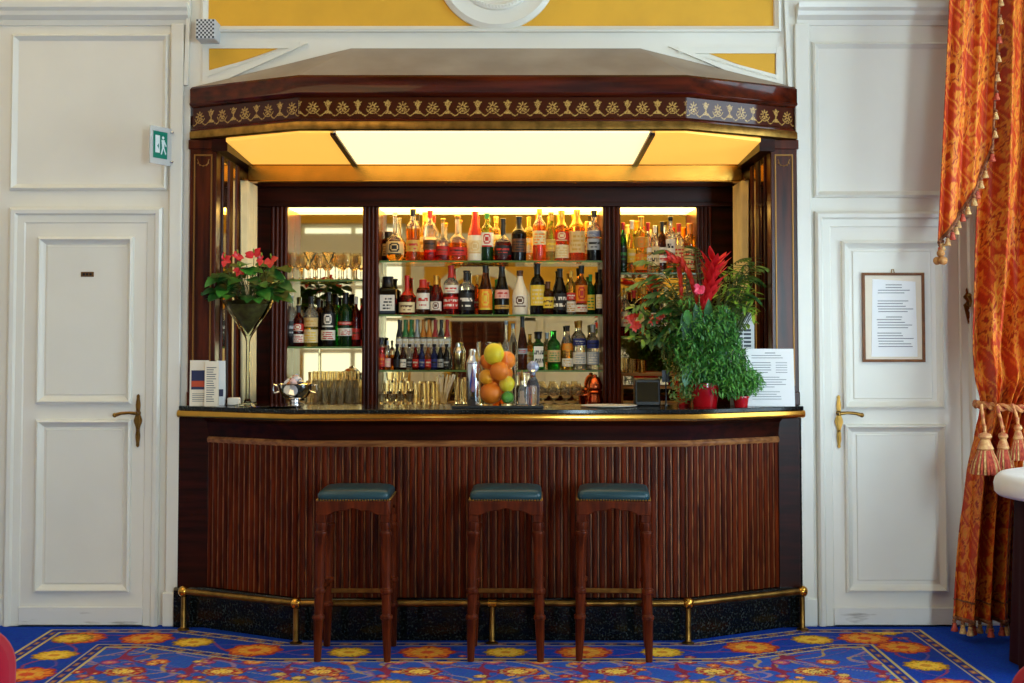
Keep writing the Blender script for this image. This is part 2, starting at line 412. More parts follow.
# arched board and yellow fields above the canopy
b = B()
x0, x1 = WX(208,12,0), WX(774,12,0); z1 = ZC; z0 = WZ(27,0)
b.box(x0, x1, -.006, 0, z0, z1, 1)
b.mould(x0-.03, x1+.03, z0-.03, z1+.03, [(0,0),(0,.03),(.012,.036),(.02,.026),(.03,.02),(.034,.006)], 0, 0)
def tri(pxa, pya, pxb, pyb, pxc, pyc):
    A, Bq, Cq = (WX(pxa,pya,0), WZ(pya,0)), (WX(pxb,pyb,0), WZ(pyb,0)), (WX(pxc,pyc,0), WZ(pyc,0))
    return [A, Bq, Cq]
t1 = tri(208,47, 283,47, 208,73)
b.ext([t1[2], t1[1], t1[0]], -.006, 0, 1)
t2 = tri(707,53, 775,53, 775,78)
b.ext([t2[2], t2[1], t2[0]], -.006, 0, 1)
def strip(pa, pb, w, d, bm, m=0):
    ax, az = WX(pa[0],pa[1],0), WZ(pa[1],0); bx, bz = WX(pb[0],pb[1],0), WZ(pb[1],0)
    L = math.hypot(bx-ax, bz-az); nx, nz = -(bz-az)/L*w/2, (bx-ax)/L*w/2
    bm.ext([(ax-nx,az-nz),(bx-nx,bz-nz),(bx+nx,bz+nz),(ax+nx,az+nz)], -d, 0, m)
def beads(pa, pb, bm):
    ax, az = WX(pa[0],pa[1],0), WZ(pa[1],0); bx, bz = WX(pb[0],pb[1],0), WZ(pb[1],0); n = int(math.hypot(bx-ax, bz-az)/.016)
    for i in range(n): t = (i+.5)/n; bm.box(ax+(bx-ax)*t-.004, ax+(bx-ax)*t+.004, -.026, -.019, az+(bz-az)*t-.005, az+(bz-az)*t+.005, 0)
for kk, (pa, pb) in enumerate((((204,45.5),(300,45.5)),((206,43),(206,80)),((678,50.5),(781,50.5)),((779,47),(779,84)))):
    strip(pa, pb, .034, .011+.0013*kk, b)
for q in (((203,73),(203,91),(308,44)), ((782,77),(782,95),(668,47))):
    P3 = [(WX(x,y,0), WZ(y,0)) for x, y in q]; b.ext(P3, -.02, 0, 0)
beads((208,77),(275,53), b); beads((705,58),(777,80), b)
strip((190,0),(187,86), .02, .03, b); strip((785,0),(789,90), .02, .03, b)
struct(b.build('trim_6', [WHITE, YELLOW]))
# round medallion
b = B(); mx, mz = WX(497,-26,0), WZ(-29,0)
b.lathe([(.315,0),(.315,.03),(.29,.05),(.25,.034),(.215,.03),(.21,.045),(.19,.05),(.175,.03),(.165,.012),(.0001,.016)], 64, (mx,0,mz), axis='y', cap=False)
for i in range(72):
    a = 2*PI*i/72; b.ball((mx+.2*math.cos(a), -.05, mz+.2*math.sin(a)), .006, 6, 4)
struct(b.build('trim_7', WHITE))
# ------------------------------------------------------------------ doors
def door(nm, casing, leaf, up, lo, board, inner_up=None, inner_lo=None):
    """pixel rects: casing outer, leaf, upper and lower panels, bottom board top"""
    x0, x1, z0, z1 = rect(*casing); z0 = 0
    b = B(); b.mould(x0, x1, -.09, z1, CASING, 0)
    b.v = [(x, y, max(z, 0)) for x, y, z in b.v]
    tn = struct(b.build({'door_1':'trim_8','door_2':'trim_9'}[nm], WHITE))
    lx0, lx1, lz0, lz1 = rect(*leaf)
    b = B(); b.box(lx0, lx1, -.012, .0, .004, lz1)
    d = struct(b.build(nm, WHITE2, bevel=.003))
    for r, ir in ((up, inner_up), (lo, inner_lo)):
        a0, a1, c0, c1 = rect(*r)
        p = B(); p.mould(a0, a1, c0, c1, [(0,0),(.003,.02),(.014,.026),(.022,.012),(.034,.006),(.04,0)], -.012)
        i0, i1, j0, j1 = rect(*ir); p.mould(i0, i1, j0, j1, [(0,0),(.004,.006),(.012,.006),(.018,.005)], -.012)
        p.box(i0+.012, i1-.012, -.0175, -.012, j0+.012, j1-.012)
        p.build('door_panel', WHITE, d)
    k = B(); k.box(lx0, lx1, -.026, -.012, .004, WZ(board,0)); k.build('kick_board', WORN, d, bevel=.004)
    g = B(); g.box(lx0-.008, lx0, -.004, 0, 0, lz1); g.box(lx1, lx1+.008, -.004, 0, 0, lz1); g.box(lx0-.008, lx1+.008, -.004, 0, lz1, lz1+.008)
    g.build('painted_gap_shade', mat('gap_shade_brown', (120,100,78), .8), d)  # brown strips painted as the shade in the gap around the leaf
    return d
d1 = door('door_1', (8,161,208,622), (23,146,220,621), (38,134,237,404), (36,132,419,592), 606, (47,128,246,395), (46,124,429,583))
d2 = door('door_2', (816,976,212,622), (831,960,226,621), (841,943,241,409), (844,946,424,592), 607, (852,931,251,399), (856,936,434,580))
def handle(d, px, pyt, pyb, lx, ly, s):
    y = -.012; x = WX(px, ly, 0); zt, zb = WZ(pyt,0), WZ(pyb,0); zm = (zt+zb)/2; h = (zt-zb)/2
    b = B(); out = []
    for t in np.linspace(-1, 1, 33):
        w = .011+.006*math.cos(t*PI*3)*(1-abs(t))+.004*math.cos(t*PI)
        if abs(t) > .88: w = .013*(1-abs(t))/.12+.0015
        out.append((w, zm+t*h))
    poly = [(x+w, z) for w, z in out] + [(x-w, z) for w, z in out[::-1]]
    b.ext(poly[::-1], y-.008, y); b.ext([(x+(p[0]-x)*.5, zm+(p[1]-zm)*.85) for p in poly][::-1], y-.013, y-.008)
    b.lathe([(.006,0),(.006,.012),(.003,.016)], 8, (x, y-.008, zm-h*.35), axis='y')
    b.build('escutcheon_plate', BRASSD, d)
    k = B(); zl = WZ(ly,0); xe = WX(lx, ly, 0)
    k.lathe([(.014,0),(.014,.012),(.009,.02),(.009,.045)], 12, (x, y, zl), axis='y')
    k.tube([(x, y-.045, zl), (x+(xe-x)*.3, y-.05, zl+.004), (x+(xe-x)*.7, y-.05, zl+.001), (xe, y-.045, zl-.008)], [.009,.007,.008,.010], 10)
    k.ball((xe, y-.045, zl-.008), .012, 10, 6)
    k.build('door_handle', BRASSD, d)
handle(d1, 139, 394, 447, 118, 413, 1); handle(d2, 838, 395, 448, 859, 413, -1)
b = B(); x0, x1, z0, z1 = rect(82, 95, 272, 277); b.box(x0, x1, -.02, -.0175, z0, z1); b.build('name_plate', mat('brown_brass_plate', (112,78,40), .4, metal=.6), d1, bevel=.001)
b = B()
for i in range(3): b.box(x0+.01+i*.017, x0+.022+i*.017, -.0208, -.02, z0+.007, z1-.007)
b.build('plate_lettering', BLACK, d1)
# baseboard stubs
b = B(); b.box(XL, WX(5,620,0), -.02, 0, 0, .14); b.box(WX(977,620,0), XR, -.02, 0, 0, .14); struct(b.build('baseboard_back', WHITE, bevel=.005))
# ------------------------------------------------------------------ things on the walls
t = thing('picture_frame', 'framed typed notice hanging on the upper panel of the right white door', 'notice', (0,0,0))
x0, x1, z0, z1 = rect(861, 923, 273, 362); y = -.02
cx, cz = (x0+x1)/2, z0; t.location = (cx, y, cz)
b = B(); b.mould(x0-cx, x1-cx, 0, z1-z0, [(0,0),(0,.014),(.006,.016),(.014,.012),(.014,.004)], 0); b.build('frame', mat('frame_brown', (122,78,46), .35, var=.2, vscale=30), t)
b = B(); b.box(x0-cx+.012, x1-cx-.012, -.005, 0, .012, z1-z0-.012); b.build('mount_board', mat('aged_mount', (222,204,176), .3, coat=.5), t)
b = B(); w = (x1-x0); h = z1-z0
b.ext([(-w*.36,h*.06),(w*.38,h*.06),(w*.36,h*.9),(-w*.33,h*.93)], -.007, -.005, 0)
rl = random.Random(2)
for i in range(24):
    zz = h*.86-i*h*.03
    if i in (4,5,11,17): continue
    a = -w*.27+rl.random()*.01; e = w*(.12+rl.random()*.2)
    if i in (0,1,12): a, e = -w*.12, w*.14
    b.box(a, e, -.0076, -.007, zz, zz+.0035, 1)
b.build('notice_sheet', [PAPER, INK], t)
b = B(); b.tube([(-.008,-.004,h),(-.004,-.004,h+.018),(.004,-.004,h+.018),(.008,-.004,h)], .0025, 6); b.build('hanging_ring', BRASSD, t)
# exit sign: clear plate standing off the left pilaster
t = thing('exit_sign', 'small green and white emergency exit sign on clear plate beside left door casing', 'sign', (WX(171,150,-.03), -.03, WZ(167,0)), math.radians(62))
H = WZ(130,0)-WZ(167,0)
CLEAR = mat('clear_acrylic', (240,244,244), .08, trans=.55, ior=1.2)
b = B(); b.box(-.155, 0, -.004, .004, 0, H); b.build('clear_plate', CLEAR, t, bevel=.002)
b = B(); b.box(-.135, -.035, -.007, -.0042, .03, H-.025, 0)
g = lambda x: -.135+x*.1
k = lambda z: .03+z*(H-.055)
b.box(g(.12), g(.44), -.008, -.007, k(.2), k(.85), 1)
b.lathe([(.008,0),(.008,.001)], 10, (g(.68), -.007, k(.78)), 1, axis='y')
b.ext([(g(.56),k(.7)),(g(.62),k(.4)),(g(.76),k(.4)),(g(.8),k(.7))], -.008, -.007, 1)
b.ext([(g(.62),k(.42)),(g(.52),k(.15)),(g(.6),k(.15)),(g(.72),k(.42))], -.008, -.007, 1)
b.ext([(g(.68),k(.42)),(g(.86),k(.15)),(g(.92),k(.2)),(g(.76),k(.42))], -.008, -.007, 1)
b.ext([(g(.78),k(.68)),(g(.94),k(.5)),(g(.9),k(.45)),(g(.74),k(.6))], -.008, -.007, 1)
b.ext([(g(.25),k(.45)),(g(.36),k(.35)),(g(.36),k(.55))], -.0086, -.008, 0)
b.build('pictogram_panel', [mat('sign_green', (6,128,104), .4), mat('sign_white', (236,244,240), .4)], t)
for zz in (.02, H-.02):
    b = B(); b.lathe([(.008,-.016),(.008,.014),(.004,.02)], 10, (-.006,0,zz), axis='y'); b.build('stud', CHROME, t)
# little loudspeaker box at the top left corner
t = thing('loudspeaker_box', 'small box with dark and white chequered grille above the left canopy end', 'speaker', (WX(207.5,31,-.08), -.08, WZ(41,-.08)))
h = WZ(21,-.08)-WZ(41,-.08)
b = B(); b.box(-.05, .05, -.05, .08, 0, h); b.build('housing', mat('speaker_grey', (196,200,202), .5), t, bevel=.006)
b = B(); n = 9
for i in range(n):
    for j in range(n): b.box(-.045+i*.01, -.035+i*.01, -.054, -.0495, .004+j*(h-.008)/n, .004+(j+1)*(h-.008)/n, (i+j) % 2)
b.build('grille', [mat('grille_dark', (58,62,66), .6), mat('grille_light', (206,208,210), .6)], t)
# ornate brass hook on the right door casing
t = thing('tieback_hook', 'ornate brass hook on the right door casing beside orange curtain', 'hook', (WX(967,305,-.02), -.02, WZ(324,0)))
h = WZ(288,0)-WZ(324,0)
b = B(); poly = []
for i in range(40):
    tt = i/20-1 if i < 20 else 1-(i-20)/20
    w = .012+.009*math.cos(tt*PI*4)*(1-abs(tt)*.5); w *= (1-abs(tt)**6)
    poly.append(((1 if i < 20 else -1)*max(w,.002), h/2+tt*h/2))
b.ext(poly[::-1], -.01, .02); b.build('back_plate', BRASSD, t)
b = B(); b.tube([(0,-.01,h*.55),(0,-.045,h*.5),(0,-.06,h*.62),(-.006,-.055,h*.75)], [.009,.008,.008,.011], 8); b.ball((-.006,-.055,h*.77), .014, 10, 6); b.build('hook_arm', BRASSD, t)
# ------------------------------------------------------------------ canopy over the bar
cy = -.345                                   # front face
CPL = [(BX-1.555,-.0),(BX-1.555,-.02),(BX-.955,cy),(BX+.955,cy),(BX+1.555,-.02),(BX+1.555,-.0)][1:5]
zt, zb = WZ(75, cy), WZ(130.5, cy)
zf0, zf1 = WZ(117.5, cy), WZ(97, cy)
WOODF = mat('polished_fascia_mahogany', (48,12,3), .25, c2=(88,27,7), vscale=5, vstretch=(.5,6,6), coat=.4, spec=.08)
WOODF.node_tree.nodes['Principled BSDF'].inputs['Coat Roughness'].default_value = .06
can = thing('bar_canopy', 'dark mahogany bar canopy with gilt stencilled frieze and lit ceiling panels', 'canopy', (0,0,0))
b = B()
b.sweep(CPL, [(0,zb+.045),(.004,zb+.045),(.004,zf0-.012),(-.004,zf0-.004),(-.012,zf0),(-.012,zf1),(-.002,zf1+.004),(.012,zf1+.012),(.016,zf1+.02),(.012,zf1+.028),(.012,zt-.012),(.0,zt),(-.06,zt),(-.06,zb+.045)])
b.build('fascia', WOODF, can)
# frieze with stencilled gilt ornament
def frieze():
    hh = zf1-zf0; L = []; seg = [(-1,0),(1,0)]
    P = [Vector(p) for p in CPL]
    objs = []
    for s in range(3):
        a, c = P[s], P[s+1]; d = (c-a); Ln = d.length; d /= Ln; nrm = Vector((d.y,-d.x))
        m0 = -.0115 if s > 0 else 0; 
        nu, nv = int(Ln/.003), int(hh/.003)
        u = np.linspace(0, Ln, nu); v = np.linspace(0, hh, nv); U, V = np.meshgrid(u, v)
        Pt = np.stack([a.x+d.x*U+nrm.x*-.0108, a.y+d.y*U+nrm.y*-.0108, zf0+V], -1)
        per = .1474; uc = U-Ln/2; M = np.zeros(U.shape, bool)
        Y = V/hh
        for sh, kind in ((0,0),(per/2,1)):
            x = (uc+sh+per/2) % per - per/2
            if kind == 0:      # rosette of leaves
                r = np.hypot(x, V-hh*.55); th = np.arctan2(V-hh*.55, x)
                M |= (r < .027*(.3+.7*np.abs(np.cos(4*th))**1.5)) & (r > .006)
                M |= (np.abs(r-.033) < .0022) & (th < -.3) & (th > -2.8)
            else:              # standing figure on a foot
                M |= (np.abs(x) < .004) & (Y > .2) & (Y < .85)
                M |= (np.abs(np.abs(x)-.010*np.sin((Y-.5)*9)) < .0035) & (Y > .5) & (Y < .88)
                M |= (np.abs(x) < .022*(1-(Y-.2)/.22)) & (Y > .2) & (Y < .42)
                M |= (np.abs(V-hh*.68-np.abs(x)*.5) < .003) & (np.abs(x) < .02)
        w = np.abs(V-hh*(.23+.12*np.cos(uc/per*4*PI))) < .0028
        M |= w
        rng = np.random.default_rng(5+s)
        RGB = np.empty(U.shape+(3,)); RGB[:] = (62,20,5)
        RGB[M] = (190,150,78)
        wear = rng.random(U.shape) < .3
        RGB[M & wear] = (120,76,40)
        grid_attr('frieze_band', Pt, RGB, FR, can)
FR = attr_mat('stencilled_wood', .4, spec=.08); FR.node_tree.nodes['Principled BSDF'].inputs['Coat Weight'].default_value = .45; FR.node_tree.nodes['Principled BSDF'].inputs['Coat Roughness'].default_value = .06
frieze()
b = B(); b.sweep(CPL, [(.002,zb),(.012,zb+.006),(.012,zb+.036),(.006,zb+.045),(-.05,zb+.045),(-.05,zb)])
b.build('brass_edge', BRASSD, can)
# sloping roof
zr = WZ(48.5, 0); rx0, rx1 = WX(351,48,0), WX(640,48,0)
A = [(CPL[0][0],CPL[0][1],zt),(CPL[1][0],CPL[1][1]+.002,zt),(CPL[2][0],CPL[2][1]+.002,zt),(CPL[3][0],CPL[3][1],zt)]
b = B()
b.add(A + [(rx0,-.003,zr),(rx1,-.003,zr),(CPL[0][0],-.003,zt),(CPL[3][0],-.003,zt)], [(0,1,4),(1,2,5,4),(2,3,5),(0,4,6),(3,7,5),(6,4,5,7),(0,6,7,3,2,1)])
b.build('roof', ROOF, can, smooth=0)
# lit ceiling between fascia and brass rail and beyond it
yr = .64
def cpt(x, y): return 2.462 - (y+.33)*.036
b = B(); xa, xb = BX-.785, BX+.785
def panel(poly, nm, m):
    q = B(); n = len(poly)
    q.add([(x,y,cpt(x,y)) for x,y in poly] + [(x,y,cpt(x,y)+.02) for x,y in poly], [tuple(range(n))[::-1], tuple(range(n,2*n))] + [(i,(i+1)%n,n+(i+1)%n,n+i) for i in range(n)])
    return q.build(nm, m, can, smooth=0)
panel([(xa,-.33),(xb,-.33),(xb,yr+.38),(xa,yr+.38)], 'light_panel', PANEL_LIT)
panel([(BX-1.36,-.095),(BX-.95,-.33),(xa,-.33),(xa,yr+.38),(BX-1.36,yr+.38)], 'light_panel', PANEL_SIDE)
panel([(xb,-.33),(BX+.95,-.33),(BX+1.36,-.095),(BX+1.36,yr+.38),(xb,yr+.38)], 'light_panel', PANEL_SIDE)
for x in (xa, xb):
    q = B(); q.add([(x-.014,-.33,cpt(0,-.33)-.012),(x+.014,-.33,cpt(0,-.33)-.012),(x+.014,1.02,cpt(0,1.02)-.012),(x-.014,1.02,cpt(0,1.02)-.012),(x-.014,-.33,cpt(0,-.33)+.02),(x+.014,-.33,cpt(0,-.33)+.02),(x+.014,1.02,cpt(0,1.02)+.02),(x-.014,1.02,cpt(0,1.02)+.02)], [(0,3,2,1),(4,5,6,7),(0,1,5,4),(1,2,6,5),(2,3,7,6),(3,0,4,7)])
    q.build('ceiling_rib', WOODD, can)
for s in (-1, 1):
    q = B(); x0, x1 = sorted((BX+s*1.36, BX+s*1.44)); q.box(x0, x1, -.06, 1.02, 2.41, 2.485); q.build('side_batten', WOODD, can)
# polished brass rail hanging across
b = B(); z0, z1 = WZ(181.5, yr), WZ(165.5, yr); b.box(BX-1.385, BX+1.385, yr-.03, yr+.03, z0, z1); b.box(BX-1.385, BX+1.385, yr-.036, yr+.036, z0-.006, z0+.004); b.box(BX-1.385, BX+1.385, yr-.036, yr+.036, z1-.004, z1+.006)
b.build('brass_rail', BRASS, can, bevel=.004)
# standing posts at both ends
zcnt = 1.112
for s in (-1, 1):
    x0, x1 = sorted((BX+s*1.42, BX+s*1.556))
    b = B(); b.box(x0, x1, -.035, .09, zcnt, zb); b.box(x0-.008, x1+.008, -.045, .09, zb-.05, zb); b.box(x0-.004, x1+.004, -.042, .09, zcnt, zcnt+.07)
    p = b.build('post', WOODV, can, bevel=.005)
    b = B(); b.mould(x0+.02, x1-.02, zcnt+.10, zb-.075, [(0,0),(.002,.007),(.007,.007),(.009,0)], -.035); b.build('gilt_bead', GOLD, p)
    b = B()
    for k in range(5):
        a = PI*(k-2)/5; c = ((x0+x1)/2+.028*math.sin(a), -.036, zb-.115-.028*math.cos(a)*.7); b.ball(c, .0045, 6, 4)
    b.tube([((x0+x1)/2-.03,-.036,zb-.1),((x0+x1)/2-.02,-.036,zb-.128),((x0+x1)/2,-.036,zb-.136),((x0+x1)/2+.02,-.036,zb-.128),((x0+x1)/2+.03,-.036,zb-.1)], .002, 5)
    b.build('gilt_ornament', GOLD, p)
# ------------------------------------------------------------------ alcove behind the wall
b = B(); b.box(OPL-.1, OPR+.1, 1.36, 1.5, 0, 2.75); struct(b.build('wall_alcove_back', WOODD))
for s, nm in ((-1,'wall_alcove_left'),(1,'wall_alcove_right')):
    xi = BX+s*1.42; x0, x1 = sorted((xi, xi+s*.12))
    b = B(); b.box(x0, x1, .09, 1.36, 0, 2.75)
    w = struct(b.build(nm, WOODV))
    for (ya, yb_) in ((.10,.24),(.34,.44)):
        q = B(); xa_, xb_ = sorted((xi, xi-s*.004)); q.box(xa_, xb_, ya, yb_, zcnt+.02, 2.4); q.build('mirror_strip', MIRROR, w)
    for yy in (.09,.25,.265,.28,.295,.31,.325,.45,.47,.49):
        q = B(); q.lathe([(.009,zcnt),(.009,2.4)], 8, (xi-s*.003, yy+.006, 0)); q.build('reed_moulding', WOODV, w)
    q = B(); xa_, xb_ = sorted((xi-s*.012, xi)); q.box(xa_, xb_, .85, 1.05, 0, 2.4); q.build('dark_panel', WOODD, w)
b = B(); b.box(OPL, OPR, .0, 1.36, 2.55, 2.6); struct(b.build('ceiling_alcove', WOODD))
# narrow pleated cream curtains on the alcove sides
CREAM = mat('cream_cloth', (236,218,168), .8, var=.05, vscale=12, sheen=.2)
def pleats(s, label):
    xi = BX+s*1.42; ya, yb_ = .53, .84
    t = thing('side_curtain', label, 'curtain', (xi-s*.03, (ya+yb_)/2, zcnt-.02)); t['group'] = 'cream alcove curtains'
    b = B(); nu, nv = 60, 14; vs = []
    for j in range(nv+1):
        v = j/nv; z = v*(2.33-zcnt+.02)
        for i in range(nu+1):
            u = i/nu; y = (u-.5)*(yb_-ya)*(1-.25*(1-v)**2*.6)+(.03*(1-v)); vs.append((s*.02*math.sin(u*PI*2*7+.8*v)+(-s*.0), y, z))
    fs = [(j*(nu+1)+i, j*(nu+1)+i+1, (j+1)*(nu+1)+i+1, (j+1)*(nu+1)+i) for j in range(nv) for i in range(nu)]
    b.add(vs, fs); o = b.build('pleated_cloth', CREAM, t, smooth=180); sm = o.modifiers.new('cloth', 'SOLIDIFY'); sm.thickness = .004
    q = B(); q.tube([(0,ya-(ya+yb_)/2-.02,2.335-zcnt+.02),(0,yb_-(ya+yb_)/2+.02,2.335-zcnt+.02)], .008, 8); q.build('curtain_rod', BRASSD, t)
pleats(-1, 'narrow pleated cream curtain on left alcove side behind flower vase')
pleats(1, 'narrow pleated cream curtain on right alcove side behind leafy plants')
# ------------------------------------------------------------------ counter
py_ = -.32
PPL = [(BX-1.60,-.02),(BX-1.445,-.02),(BX-.94,py_),(BX+.94,py_),(BX+1.445,-.02),(BX+1.60,-.02)]
CTL = [(BX-1.60,-.035),(BX-.965,-.40),(BX+.965,-.40),(BX+1.575,-.05)]
bar = thing('bar_counter', 'dark wood bar counter with reeded front, black granite top and brass edge', 'bar', (0,0,0))
b = B(); b.prism([(BX-1.445,-.012),(BX-.937,py_+.008),(BX+.937,py_+.008),(BX+1.445,-.012),(BX+1.41,.13),(BX-1.41,.13)], .19, 1.06)
b.build('body', WOODD, bar)
b = B(); b.prism(CTL + [(BX+1.575,-.04),(BX+1.575,-.0),(BX+1.415,.0),(BX+1.415,.14),(BX-1.415,.14),(BX-1.415,0),(BX-1.60,0),(BX-1.60,-.034)][1:-1], 1.082, 1.11)
b.build('granite_top', GRANITE, bar, bevel=.003)
b = B(); b.sweep(CTL, [(-.02,1.05),(-.002,1.05),(.010,1.056),(.014,1.07),(.010,1.086),(.0,1.092),(-.02,1.092)])
b.sweep([(CTL[0][0]+.02,CTL[0][1]+.06),(CTL[1][0]+.02,CTL[1][1]+.06),(CTL[2][0]-.02,CTL[2][1]+.06),(CTL[3][0]-.02,CTL[3][1]+.06)], [(-.02,1.05),(.02,1.05),(.03,1.066),(-.02,1.066)])
b.build('brass_edge', BRASS, bar)
b = B(); b.sweep(PPL[1:5], [(-.03,.955),(.008,.955),(.012,.985),(.022,1.03),(.05,1.052),(-.03,1.056)]); b.build('apron', WOODD, bar)
b = B(); b.sweep(PPL[1:5], [(-.02,.925),(.012,.925),(.018,.935),(.018,.945),(.010,.956),(-.02,.956)]); b.build('dado_moulding', mat('light_moulding_wood', (110,62,32), .3, c2=(168,112,62), vscale=7, vstretch=(1,8,8)), bar)  # lighter tan wood than the panels around it, streaked at random
# reeded front, three faces
b = B(); g = B()
for i in range(1, 4):
    a, c = Vector(PPL[i]), Vector(PPL[i+1]); d = c-a; L = d.length; d /= L; n = Vector((d.y,-d.x))
    k = int(round(L/.0355)); pit = L/k
    for j in range(k):
        ctr = a+d*(j+.5)*pit; vs = []
        prof = [(-.5*pit+.004,0),(-.5*pit+.005,.006),(-.3*pit,.013),(0,.016),(.3*pit,.013),(.5*pit-.005,.006),(.5*pit-.004,0)]
        for z in (.2, .927):
            for o, h in prof: p = ctr+d*o+n*h; vs.append((p.x,p.y,z))
        m = len(prof); b.add(vs, [(q,q+1,m+q+1,m+q) for q in range(m-1)]+[tuple(range(m,2*m)),tuple(range(m))[::-1]])
        p = a+d*j*pit; vs = []
        for z in (.2,.927):
            for o, h in ((-.0035,0),(-.0035,.009),(.0035,.009),(.0035,0)): q = p+d*o+n*h; vs.append((q.x,q.y,z))
        g.add(vs, [(0,1,5,4),(1,2,6,5),(2,3,7,6)])
rd = b.build('reeded_panel', WOODR, bar, smooth=50); g.build('highlight_strips', GLINT, rd)  # thin strips between reeds carry the painted edge highlights
for s in (-1, 1):
    x0, x1 = sorted((BX+s*1.447, BX+s*(1.60 if s < 0 else 1.57))); b = B(); b.box(x0, x1, -.03, .0, .0, 1.062); b.build('end_panel', WOODD, bar, bevel=.004)
b = B(); b.sweep([(BX-1.61,-.02),(BX-1.45,-.02)]+PPL[2:4]+[(BX+1.45,-.02),(BX+1.57,-.02)], [(-.05,0),(.04,0),(.04,.185),(.03,.197),(-.05,.197)]); b.build('granite_plinth', GRANITE, bar)
# brass foot rail
fr = thing('foot_rail', 'brass foot rail on short posts along the bar front', 'rail', (0,0,0))
FRP = [(BX-1.545,-.115),(BX-.935,-.425),(BX+.935,-.425),(BX+1.545,-.115)]; zfr = .19
for i in range(3):
    b = B(); b.tube([FRP[i]+(zfr,), FRP[i+1]+(zfr,)], .0165, 14); b.build('rail_tube', BRASSD, fr)
for p in FRP + [(BX,-.425)]:
    b = B(); b.lathe([(.03,0),(.03,.006),(.016,.012),(.0135,.02),(.0135,zfr-.01)], 12, (p[0],p[1],0)); o = b.build('rail_post', BRASSD, fr)
    if p != (BX,-.425):
        q = B(); q.ball((p[0],p[1],zfr), .029, 14, 10); q.build('ball_joint', BRASS, o)
    else:
        q = B(); q.lathe([(.021,-.02),(.021,.02)], 12, (p[0],p[1],zfr), axis='x'); q.build('collar', BRASS, o)
# ------------------------------------------------------------------ back bar
bb = thing('back_bar', 'dark mahogany mirrored back bar with three lit bays and reeded uprights', 'back bar', (0,0,0))
zh0, zh1 = WZ(207, YB), WZ(184, YB)
XW = lambda px: WX(px, 300, YB)
b = B(); b.box(BX-1.42, BX+1.42, YB, YB+.06, zh0, 2.42); b.box(BX-1.42, BX+1.42, YB-.03, YB, zh1-.02, zh1+.01); b.box(BX-1.42, BX+1.42, YB-.012, YB, zh0, zh0+.03)
b.build('header', WOODD, bb, bevel=.004)
ZBT = 1.065
b = B(); b.box(BX-1.40, BX+1.40, YB-.02, 1.35, ZBT-.035, ZBT); b.build('worktop', mat('back_counter_wood', (200,156,112), .3, coat=.4, var=.2, vscale=5), bb, bevel=.003)
b = B(); b.box(BX-1.40, BX+1.40, YB+.02, 1.35, 0, ZBT-.035); b.build('base_cabinet', WOODD, bb)
UP = [(270,287),(362,378.5),(603,621),(697,713)]
for i, (pa, pb) in enumerate(UP):
    x0, x1 = XW(pa), XW(pb); b = B(); b.box(x0, x1, YB+.012, 1.34, ZBT, zh0)
    k = 4; w = (x1-x0)/k
    for j in range(k):
        c = x0+(j+.5)*w; prof = [(c+w*.48*math.cos(PI*(1-q/6)), YB+.012-.012*math.sin(PI*q/6)) for q in range(7)]
        vs = [(x,y,ZBT) for x,y in prof]+[(x,y,zh0) for x,y in prof]; b.add(vs, [(q,q+1,8+q,7+q) for q in range(6)])
    b.build('reeded_upright', WOODV, bb)
for s in (-1, 1):
    e = XW(270) if s < 0 else XW(713); x0, x1 = sorted((e, BX+s*1.41)); b = B(); b.box(x0, x1, YB+.02, 1.34, ZBT, zh0); b.build('side_stile', WOODD, bb)
BAYS = [(XW(287),XW(362)),(XW(378.5),XW(603)),(XW(621),XW(697))]
YM = 1.31
for x0, x1 in BAYS:
    b = B(); b.box(x0, x1, YM, YM+.02, ZBT, zh0); b.build('mirror', MIRROR, bb)
    b = B(); b.box(x0, x1, YB+.06, YM-.01, zh0-.002, zh0+.02); b.build('light_panel', CAB_LIT, bb)
    
SHG = mat('green_tinted_shelf_glass', (196,226,196), .03, trans=.95, ior=1.25)
SHE = mat('shelf_glass_edge', (112,146,72), .2, trans=.35)
SY0, SY1 = YB+.03, YM-.004
def shelf(bay, pyt, label, group):
    x0, x1 = BAYS[bay]; z = WZ(pyt, SY0)
    t = thing('glass_shelf', label, 'shelf', ((x0+x1)/2, SY0, z-.011), 0, group); h = (x1-x0)/2-.002
    b = B(); b.box(-h, h, .003, SY1-SY0, 0, .011); b.build('pane', SHG, t)
    b = B(); b.box(-h, h, 0, .003, 0, .011); b.build('polished_edge', SHE, t)
    return z
GS = 'glass shelves of the back bar'
ZC1 = shelf(1, 260.5, 'glass shelf topmost in the wide centre bay', GS)
ZC2 = shelf(1, 314.5, 'glass shelf second from top in the wide centre bay', GS)
ZC3 = shelf(1, 370, 'glass shelf lowest in the wide centre bay', GS)
ZL1 = shelf(0, 279.5, 'glass shelf holding stemmed glasses in the left bay', GS)
ZL2 = shelf(0, 346.5, 'glass shelf under the bottles in the left bay', GS)
ZR1 = shelf(2, 272.5, 'glass shelf under the yellow bottles in the right bay', GS)
ZR2 = shelf(2, 336, 'glass shelf behind the palm leaves in the right bay', GS)
